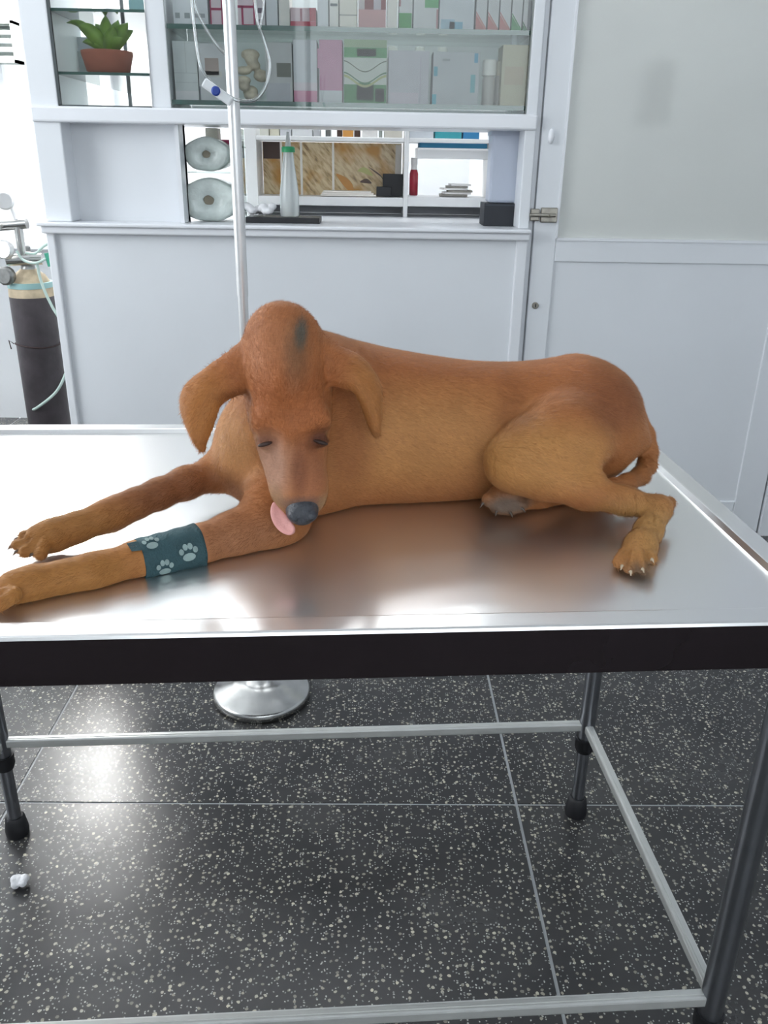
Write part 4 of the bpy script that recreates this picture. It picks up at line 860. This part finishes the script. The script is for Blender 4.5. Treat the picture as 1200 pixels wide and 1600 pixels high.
S2 = [(268, 306, 64, (206, 212, 212), [(0, .0, 1, .16, (220, 220, 222)), (0, .30, 1, .31, (180, 186, 188)), (0, .46, 1, .47, (180, 186, 188)), (.52, .46, .54, 1, (186, 192, 192))], 'stacked pale grey carton at the left end of the lower shelf'),
      (307, 351, 68, (214, 216, 218), [(.25, .45, .75, .75, (178, 162, 154)), (.2, .42, .85, .52, (220, 220, 214)), (.0, .0, .04, .25, (120, 126, 134))], 'white carton with brownish print behind the infusion tube'),
      (413, 456, 66, (206, 208, 208), [(.42, .42, .95, .66, (120, 122, 114)), (0, .0, .9, .32, (196, 198, 204))], 'pale carton with a dark grey square on the lower shelf'),
      (457, 495, 62, (212, 216, 220), [(0, 0, 1, .19, (214, 142, 170)), (0, .19, 1, .32, (222, 212, 218))], 'white box with a pink band at the bottom'),
      (498, 535, 62, (206, 148, 176), [(0, 0, 1, .20, (218, 222, 224)), (-.08, .55, 0.02, .86, (206, 148, 176))], 'tall pink box with a white foot'),
      (607, 672, 79, (200, 200, 206), [(.05, .0, .75, .22, (212, 204, 212)), (.78, 0, .80, .9, (188, 184, 194))], 'wide lilac white box right of the green box'),
      (677, 751, 81, (190, 196, 198), [(.02, .54, .10, .72, (92, 170, 188)), (0, 0, .09, .20, (96, 184, 200)), (.88, .80, .96, .98, (84, 160, 190)), (.82, .24, .92, .58, (110, 180, 188)), (.2, .82, .36, .87, (160, 168, 170))], 'wide grey-white box with light blue corner tabs'),
      (786, 828, 70, (204, 200, 174), [(.12, .35, .85, .65, (200, 188, 164))], 'beige box at the right end of the lower shelf')]
for x0, x1, yt, c, bd_, lb in S2: med_box(x0, x1, yt, ZS2, Y1, 0.10, c, bd_, lb)
# the green box has a wavy printed label
gb = med_box(537, 605, 62, ZS2, Y1, 0.10, (206, 214, 204), [(0, .72, 1, .88, (62, 150, 82)), (.3, .74, .75, .86, (58, 142, 82)), (0, .88, 1, 1, (150, 176, 136)), (0, 0, 1, .30, (40, 132, 60)), (.30, .05, .70, .33, (24, 116, 46)), (.74, .03, .95, .24, (150, 186, 156))], 'tall green and white box with wavy stripes')
ga, gbb = at(537, 62, Y1), at(605, 62, Y1); Wg, Hg = gbb.x-ga.x, ga.z-ZS2
for z0, c, th in ((.60, (96, 108, 82), .018), (.42, (70, 120, 74), .022), (.38, (176, 186, 120), .04)):
    top_ = [(ga.x+0.001+(Wg-0.002)*t, Y1-0.0008, ZS2+Hg*(z0+0.085*math.cos(t*6.0+0.2))) for t in np.linspace(0, 1, 17)]
    MB().prism([Vector(p) for p in top_]+[Vector(p)-Vector((0, 0, Hg*th)) for p in reversed(top_)], (0, 0.001, 0)).build('printed_wave', cmat(c), gb)
# jars and bottles
def bottle(px, ybase_z, Yc, prof_body, prof_cap, c_body, c_cap, label, name='bottle', cat='bottle', group=None, n=20):
    x = at(px, 120, Yc).x; e_ = tag(empty(name, (x, Yc, ybase_z)), label, cat, group)
    MB().lathe((x, Yc, ybase_z), prof_body, n).build('body', c_body, e_); MB().lathe((x, Yc, ybase_z), prof_cap, n).build('cap', c_cap, e_); return e_
mat('jar_white', rgb(238, 238, 232), 0.35, var=0.03); mat('jar_grey', rgb(196, 194, 188), 0.4, var=0.1); mat('jar_cream', rgb(226, 220, 202), 0.4, var=0.06)
bottle(764, ZS2, YP+0.075, [(0.017, 0), (0.019, 0.006), (0.019, 0.075), (0.014, 0.083)], [(0.0215, 0.083), (0.0215, 0.122), (0.019, 0.126)], 'jar_grey', 'jar_white', 'grey bottle with a large white cap beside the blue-tabbed box', group='bottles in the glass cabinet')
bottle(780, ZS2, YP+0.10, [(0.012, 0), (0.013, 0.005), (0.013, 0.078), (0.010, 0.086)], [(0.012, 0.086), (0.012, 0.122), (0.010, 0.125)], 'jar_grey', 'jar_cream', 'slim bottle with a cream cap next to the beige box', group='bottles in the glass cabinet')
for px, lb in ((613, 'added bottle whose white cap imitates a light reflection at the lilac box left corner'), (655, 'added bottle whose white cap imitates a light reflection over the middle of the lilac box'), (690, 'added bottle whose white cap imitates a light reflection over the blue-tabbed box')):  # white caps added in place of light reflections above the boxes
    bottle(px, ZS2, YP+0.20, [(0.016, 0), (0.018, 0.006), (0.018, 0.135), (0.013, 0.143)], [(0.0155, 0.143), (0.0155, 0.168), (0.013, 0.171)], 'jar_grey', 'jar_white', lb, group='bottles in the glass cabinet')
# bundle of cream-coloured gloves pressed against the glass
gl = MB(); random.seed(11)
for k_ in range(9):
    q = at(372+random.uniform(4, 36), 85+k_*8.2, YP+0.08); gl.ball((q.x, YP+0.085+random.uniform(-.02, .02), max(q.z, ZS2+0.018)), (random.uniform(.018, .03), .02, random.uniform(.012, .02)), 12, 8)
mat('glove_cream', rgb(224, 214, 192), 0.6, var=0.2, vscale=40, bump=0.4, bscale=80)
go = gl.build('glove_bundle', 'glove_cream'); tag(go, 'crumpled cream bundle behind the drip stand pole on the lower shelf', 'gloves')
rm = go.modifiers.new('remesh', 'REMESH'); rm.mode = 'VOXEL'; rm.voxel_size = 0.004; rm.use_smooth_shade = True

# ------------------------------------------------------------------ plant in the left bay
px_, Yp = 170, YP+0.10
pc = at(170, 111, Yp); pz = ZP1; pc.z = pz
pl = tag(empty('potted_plant', pc), 'leafy green plant in a low terracotta bowl in the glass bay', 'plant')
mat('terracotta', rgb(176, 108, 86), 0.7, var=0.15, vscale=20, bump=0.2); mat('soil', rgb(70, 50, 38), 0.9, var=0.3, vscale=60)
s_ = mpp(pc)
MB().lathe(pc, [(27*s_, 0.0003), (33*s_, 0.008), (37*s_, 0.040), (39*s_, 0.052), (39*s_, 0.062), (36*s_, 0.062), (34*s_, 0.052)], 32).build('bowl', 'terracotta', pl, bevel=0)
MB().lathe(pc, [(34*s_, 0.048), (33*s_, 0.053)], 24).build('soil', 'soil', pl)
mat('leaf_green', rgb(122, 158, 62), 0.45, var=0.25, vscale=30, sheen=0.1)
random.seed(5)
def leaf(px1, py1, dy, wd, bend, px0=172, py0=88):
    a = at(px0, py0, Yp); a.z = max(a.z, pz+0.05); b = at(px1, py1, Yp+dy); q = MB(); n_ = 8; vs = []; cr = Vector((0, -1, 0)); ax_ = (b-a)
    side = ax_.cross(Vector((0, 1, 0.2))).normalized()
    for i in range(n_+1):
        t = i/n_; p = a+ax_*t+Vector((0, 0, bend*4*t*(1-t)))+Vector((0, -0.012*math.sin(t*3), 0)); w_ = wd*math.sin(math.pi*min(1, 0.12+t*0.88))**0.8
        vs += [p-side*w_, p+Vector((0, -0.004, 0)), p+side*w_]
    q._add(vs, [(i*3+j, i*3+j+1, (i+1)*3+j+1, (i+1)*3+j) for i in range(n_) for j in (0, 1)], True)
    o = q.build('leaf', 'leaf_green', pl, fix=False); sd_ = o.modifiers.new('solid', 'SOLIDIFY'); sd_.thickness = 0.0012
for q in ((122, 40, -.02, .022, .02), (165, 24, 0, .024, .0), (185, 32, .02, .024, .0), (200, 36, 0, .022, .005), (208, 48, .02, .018, .01), (105, 36, .03, .012, .03), (140, 55, .03, .018, .01), (178, 40, -.03, .022, .0), (150, 38, .05, .02, .01), (192, 60, -.03, .018, .01), (130, 66, .0, .014, .015)): leaf(*q)
mat('pack_grey', rgb(170, 178, 180), 0.5, var=0.06)
med_box(113, 150, 80, ZP1, YP+0.24, 0.08, (176, 184, 186), [], 'grey carton standing behind the potted plant', group=None)
med_box(118, 146, 58, ZP1+0.065, YP+0.25, 0.06, (206, 212, 222), [], 'small pale carton on top of the grey one behind the plant', group=None).location
med_box(198, 226, -20, ZP2, YP+0.12, 0.10, (150, 192, 196), [], 'teal carton on the top shelf above the plant', group=None)

# ------------------------------------------------------------------ things on the counter behind the opening
YC = YP+0.06
# shelf unit on the counter
YU = YP+0.50
def uz(py): return at(550, py, YU).z
def ux(px): return at(px, 270, YU).x
UX0, UX1 = ux(384), ux(772)
un = tag(empty('counter_shelf_unit', ((UX0+UX1)/2, YU, ZL)), 'white open shelf unit standing on the pharmacy counter', 'shelf')
def upart(nm, x0, x1, y0, y1, dep=0.22): MB().box((ux(x0), YU, uz(y1)), (ux(x1), YU+dep, uz(y0))).build(nm, 'white_laminate', un, bevel=0.002)
MB().box((ux(384), YU, ZL), (ux(402), YU+0.22, uz(170))).build('upright', 'white_laminate', un, bevel=0.002)
MB().box((ux(631), YU, ZL), (ux(638), YU+0.22, uz(170))).build('upright', 'white_laminate', un, bevel=0.002)
MB().box((ux(764), YU, ZL), (ux(774), YU+0.22, uz(170))).build('upright', 'white_laminate', un, bevel=0.002)
upart('shelf_board', 402, 631, 214, 221); upart('shelf_board', 638, 764, 214, 221)
upart('shelf_board', 402, 631, 308, 322); upart('shelf_board', 638, 764, 306, 321)
mat('unit_back_grey', rgb(200, 202, 208), 0.6, var=0.1)
MB().box((ux(402), YU+0.20, ZL+0.001), (ux(764), YU+0.215, uz(322))).build('back_board', 'unit_back_grey', un)
# big-cat poster leaning in the unit, behind glass slats
def fur_poster():
    m = bpy.data.materials.new('poster_print'); m.use_nodes = True; nt = m.node_tree; b = nt.nodes['Principled BSDF']; L = nt.links.new
    tc = nt.nodes.new('ShaderNodeTexCoord'); mp = nt.nodes.new('ShaderNodeMapping'); mp.inputs['Scale'].default_value = (11, 1, 42); mr_ = nt.nodes.new('ShaderNodeMapping'); mr_.inputs['Rotation'].default_value = (0, -0.85, 0); L(tc.outputs['Object'], mr_.inputs['Vector']); L(mr_.outputs[0], mp.inputs['Vector'])
    n = nt.nodes.new('ShaderNodeTexNoise'); n.inputs['Scale'].default_value = 2.2; n.inputs['Detail'].default_value = 3; L(mp.outputs[0], n.inputs['Vector'])
    r = nt.nodes.new('ShaderNodeValToRGB'); e = r.color_ramp.elements; e[0].position = 0.25; e[0].color = rgb(140, 112, 84); e[1].position = 0.60; e[1].color = rgb(236, 216, 176)
    x = e.new(0.40); x.color = rgb(206, 176, 128); L(n.outputs['Fac'], r.inputs['Fac'])
    n2 = nt.nodes.new('ShaderNodeTexNoise'); n2.inputs['Scale'].default_value = 9; L(tc.outputs['Object'], n2.inputs['Vector'])
    mr = nt.nodes.new('ShaderNodeMapRange'); mr.inputs['From Min'].default_value = 0.5; mr.inputs['From Max'].default_value = 0.65; L(n2.outputs['Fac'], mr.inputs['Value'])
    mx = nt.nodes.new('ShaderNodeMix'); mx.data_type = 'RGBA'; mx.inputs['B'].default_value = rgb(206, 150, 70); L(mr.outputs[0], mx.inputs['Factor']); L(r.outputs['Color'], mx.inputs['A'])
    L(mx.outputs['Result'], b.inputs['Base Color']); b.inputs['Roughness'].default_value = 0.3; MATS['poster_print'] = m
fur_poster()
ps = tag(empty('wildlife_poster', (ux(500), YU+0.17, uz(308))), 'printed poster of tawny striped fur with a yellow eye in the shelf unit', 'poster')
MB().box((ux(403), YU+0.165, uz(308)), (ux(629), YU+0.175, uz(222))).build('sheet', 'poster_print', ps)
def pcurve(pts, wd, m__, nm):
    P2 = spline([Vector((ux(x), YU+0.164, uz(y))) for x, y in pts], 6); q = []
    up_ = [p+Vector((0, 0, wd*math.sin(math.pi*i/(len(P2)-1)))) for i, p in enumerate(P2)]; dn_ = [p-Vector((0, 0, wd*math.sin(math.pi*i/(len(P2)-1)))) for i, p in enumerate(P2)]
    MB().prism(up_[1:-1]+dn_[1:-1][::-1], (0, 0.0015, 0)).build(nm, m__, ps)
mat('print_yellow', rgb(206, 204, 130), 0.3, var=0.1); mat('print_brown', rgb(84, 58, 46), 0.3, var=0.15); mat('print_white2', rgb(238, 232, 224), 0.3, var=0.05); mat('print_orange', rgb(214, 150, 70), 0.3, var=0.15)
pcurve([(520, 272), (535, 285), (548, 296), (552, 304)], 0.02, 'print_orange', 'printed_patch')
pcurve([(556, 268), (566, 266), (576, 270), (584, 276)], 0.011, 'print_yellow', 'printed_eye')
pcurve([(574, 260), (584, 267), (596, 276), (602, 286)], 0.003, 'print_brown', 'printed_line')
pcurve([(560, 286), (572, 284), (582, 288)], 0.008, 'print_brown', 'printed_patch')
MB().box((ux(619), YU+0.163, uz(300)), (ux(629), YU+0.166, uz(224))).build('white_margin', 'print_white2', ps)
MB().box((ux(404), YU+0.163, uz(250)), (ux(433), YU+0.1655, uz(222))).build('dark_patch', 'print_brown', ps)
for x in (434, 466, 517): MB().box((ux(x), YU+0.10, uz(308)), (ux(x+3.5), YU+0.104, uz(222))).build('glass_slat', 'print_white2', ps)
# row of small things on the top board of the unit
TB = uz(214)
for x0, x1, c, lb in ((405, 420, (206, 206, 196), 'small ivory pack first on the top board of the shelf unit'), (421, 436, (214, 210, 190), 'small cream pack second on the top board'), (437, 455, (200, 202, 206), 'small grey pack third on the top board'), (456, 488, (212, 214, 216), 'wide pale pack on the top board of the shelf unit'),
                      (490, 500, (176, 178, 180), 'narrow grey pack on the top board'), (508, 516, (92, 94, 94), 'narrow dark grey pack on the top board'), (526, 534, (66, 42, 32), 'dark brown pack left of the orange one'), (535, 552, (206, 146, 74), 'small orange pack on the top board'), (553, 563, (70, 48, 38), 'dark brown pack right of the orange one'),
                      (566, 590, (222, 220, 218), 'white pack right of the dark brown pack'), (592, 598, (140, 148, 142), 'thin grey-green pack on the top board'), (600, 629, (200, 196, 186), 'crumpled beige pack at the right of the top board'),
                      (640, 678, (206, 210, 216), 'pale pack left of the teal folder'), (680, 722, (60, 158, 168), 'teal folder on the top board of the shelf unit'), (724, 750, (48, 124, 172), 'blue folder right of the teal folder')):
    med_box(x0, x1, 198, TB, YU+0.02, 0.10, c, [], lb, name='small_pack', group='packs on the top board of the shelf unit', cat='pack')
SB = uz(307)
med_box(598, 630, 272, SB, YU+0.06, 0.06, (22, 24, 28), [], 'black box in the corner of the shelf unit below the poster', name='black_box', group=None)
med_box(588, 612, 292, SB, YU+0.045, 0.04, (30, 32, 36), [], 'low black case before the black box', name='black_case', group=None)
bk = tag(empty('paper_stack', (ux(555), YU+0.03, SB)), 'stack of white paper below the poster in the shelf unit', 'paper')
for k_ in range(3): MB().box((ux(500+k_*2), YU+0.005+k_*0.003, SB+k_*0.006+0.0003), (ux(588-k_*4), YU+0.09, SB+(k_+1)*0.006)).build('sheet_pile', 'print_white2', bk, bevel=0.001)
# right bay: red bottle, blue binder, white box, pile of leaflets
mat('syrup_red', rgb(158, 40, 58), 0.25, var=0.15, vscale=30); mat('label_white', rgb(232, 230, 228), 0.4, var=0.04)
xr = ux(648); SB2 = uz(305)
rb_ = tag(empty('red_bottle', (xr, YU+0.06, SB2)), 'red syrup bottle with a white neck in the shelf unit', 'bottle')
MB().lathe((xr, YU+0.06, SB2), [(0.014, 0.0003), (0.016, 0.004), (0.016, 0.075), (0.012, 0.09)], 20).build('body', 'syrup_red', rb_)
MB().lathe((xr, YU+0.06, SB2), [(0.012, 0.09), (0.010, 0.105), (0.012, 0.106), (0.012, 0.128), (0.010, 0.13)], 20).build('cap', 'label_white', rb_)
MB().box((ux(652), YU+0.02, uz(246)), (ux(763), YU+0.20, uz(232))).build('shelf_board', 'white_laminate', un)
MB().box((ux(652), YU+0.0, uz(232)), (ux(763), YU+0.20, uz(229))).build('shelf_board', 'white_laminate', un)
med_box(655, 762, 222, uz(229)+0.0006, YU+0.015, 0.12, (44, 128, 168), [], 'flat blue binder lying in the right bay of the shelf unit', name='binder', group=None, cat='binder')
lf = tag(empty('leaflet_pile', (ux(715), YU+0.06, SB2)), 'untidy pile of leaflets in the right bay of the shelf unit', 'leaflets')
mat('paper_grey', rgb(150, 146, 138), 0.6, var=0.2, vscale=40)
for k_ in range(6):
    c_ = Vector((ux(716+(k_ % 3)*5-4), YU+0.075, SB2+0.004+k_*0.0072)); an = (-.06, .05, -.03, .08, -.05, .03)[k_]
    MB().obox(c_, Vector((math.cos(an), math.sin(an), 0)), Vector((-math.sin(an), math.cos(an), 0)), Vector((0,0,1)), 0.052-0.003*k_, 0.05, 0.0032).build('leaflet', 'label_white' if k_ % 2 else 'paper_grey', lf)
# black box and clear tub at the right end of the counter
med_box(757, 812, 318, ZL, YP+0.10, 0.12, (30, 34, 42), [(0.02, .9, .98, .95, (60, 66, 76))], 'black box at the right end of the counter', name='black_box', group=None)
tbx = tag(empty('plastic_tub', (at(785, 318, YP+0.15).x, YP+0.16, at(785, 318, YP+0.12).z)), 'tall translucent white tub standing on the black box', 'tub')
clear_glass('milky_plastic', (0.78, 0.83, 0.92, 1), 0.25, 0.35); mat('milky_solid', rgb(206, 214, 230), 0.4, trans=0.3, var=0.04)
x0_, x1_ = at(764, 300, YP+0.11).x, at(808, 300, YP+0.11).x; z0_ = at(785, 318, YP+0.10).z+0.001
MB().box((x0_, YP+0.11, z0_), (x1_, YP+0.20, at(785, 204, YP+0.11).z)).build('tub_body', 'milky_solid', tbx, bevel=0.008)
MB().box((x0_-0.003, YP+0.107, at(785, 212, YP+0.11).z), (x1_+0.003, YP+0.203, at(785, 200, YP+0.11).z)).build('tub_lid', 'milky_solid', tbx, bevel=0.004)
# black tray with a spray bottle and a bag of cotton
mat('bottle_clear', rgb(222, 228, 228), 0.25, trans=0.45, var=0.03); mat('cap_green', rgb(52, 158, 104), 0.4, var=0.08)
ta, tb_ = at(385, 345, YP+0.10), at(500, 345, YP+0.10)
tr = tag(MB().box((ta.x, YP+0.08, ZL+0.0003), (tb_.x, YP+0.20, ZL+0.018)).build('black_tray', 'black_plastic', bevel=0.002), 'flat black tray on the counter right of the drip stand pole', 'tray')
bx = at(452, 300, YP+0.14).x; zb_ = ZL+0.0185
def bz(py): return at(452, py, YP+0.14).z-zb_
sb = tag(empty('spray_bottle', (bx, YP+0.14, zb_)), 'clear tapered squirt bottle with a green cap on the black tray', 'bottle')
MB().lathe((bx, YP+0.14, zb_), [(0.029, 0), (0.031, 0.004), (0.031, bz(302)), (0.027, bz(285)), (0.019, bz(255)), (0.016, bz(238))], 24).build('body', 'bottle_clear', sb)
MB().lathe((bx, YP+0.14, zb_), [(0.0215, bz(238)), (0.0215, bz(231)), (0.018, bz(229))], 20).build('cap', 'cap_green', sb)
MB().lathe((bx, YP+0.14, zb_), [(0.010, bz(229)), (0.006, bz(215)), (0.004, bz(206))], 12).build('nozzle', 'bottle_clear', sb)
cb = MB(); random.seed(8)
for k_ in range(10): cb.ball((at(385+k_*4.4, 300, YP+0.13).x, YP+0.13+random.uniform(-.02, .02), zb_+0.012+random.uniform(0, .020)), (0.016, 0.02, 0.012), 10, 8)
co = cb.build('cotton_bag', 'cotton'); tag(co, 'clump of white cotton on the black tray left of the squirt bottle', 'cotton'); rm = co.modifiers.new('remesh', 'REMESH'); rm.mode = 'VOXEL'; rm.voxel_size = 0.004; rm.use_smooth_shade = True
# plastic-wrapped rolls at the left of the opening
mat('roll_wrap', rgb(226, 236, 231), 0.3, var=0.12, vscale=30, bump=0.6, bscale=60, coat=0.4); mat('roll_core', rgb(150, 142, 126), 0.7, var=0.1)
def roll(pcx, pcy, rpx, z0, Yr, lab):
    c = at(pcx, pcy, Yr); R2 = rpx*mpp(c); c.z = z0+R2*0.86
    e_ = tag(empty('wrapped_roll', (c.x, Yr+0.06, z0)), lab, 'roll', 'plastic-wrapped rolls on the counter')
    q = MB(); n_ = 40; rings_ = []
    for rr_, h in ((R2*0.22, 0.0), (R2*0.9, 0.0), (R2, 0.008), (R2, 0.12), (R2*0.9, 0.128), (R2*0.22, 0.128)):
        for k2 in range(n_):
            a = 2*math.pi*k2/n_; wob = 1+0.03*math.sin(5*a+h*40); q.v.append((c.x+rr_*math.cos(a)*(1.12 if rr_ < R2*0.5 else 1.22)*wob, Yr+h, max(z0+0.0004, c.z+rr_*math.sin(a)*0.86*wob)))
    for i in range(6):
        for k2 in range(n_): q.f.append((i*n_+k2, i*n_+(k2+1)%n_, ((i+1)%6)*n_+(k2+1)%n_, ((i+1)%6)*n_+k2)); q.sm.append(True)
    q.build('roll', 'roll_wrap', e_)
    MB().tube([(c.x, Yr+0.010, c.z), (c.x, Yr+0.126, c.z)], R2*0.215, 18).build('core', 'roll_core', e_)
    return c.z+R2*0.86
zt2 = roll(326, 322, 37, ZL, YP+0.10, 'lower of the two plastic-wrapped rolls at the left of the opening')
zsl = at(326, 268, YP+0.10).z
xsl0, xsl1 = XO+0.004, at(372, 268, YP+0.10).x
lsh = tag(empty('roll_rack', ((xsl0+xsl1)/2, YP+0.17, ZL)), 'small clear rack between the two wrapped rolls', 'rack')
MB().box((xsl0, YP+0.09, zsl-0.005), (xsl1, YP+0.25, zsl)).build('rack_shelf', 'shelf_glass', lsh)
MB().box((xsl1, YP+0.09, ZL), (xsl1+0.003, YP+0.25, ZB0-0.005)).build('rack_side', 'shelf_glass', lsh)
roll(322, 246, 29, zsl, YP+0.10, 'upper of the two plastic-wrapped rolls at the left of the opening')
zk = at(326, 228, YP+0.20).z
MB().box((xsl0, YP+0.18, zk-0.004), (xsl1, YP+0.30, zk)).build('rack_shelf', 'shelf_glass', lsh)
med_box(311, 366, 218, zk+0.0002, YP+0.20, 0.08, (166, 36, 88), [(0, 0, .16, 1, (110, 30, 62))], 'flat magenta box above the wrapped rolls', name='magenta_box', group=None)
med_box(320, 340, 200, at(326, 218, YP+0.20).z+0.0006, YP+0.21, 0.06, (236, 232, 216), [], 'small ivory box on the magenta box', name='ivory_box', group=None)
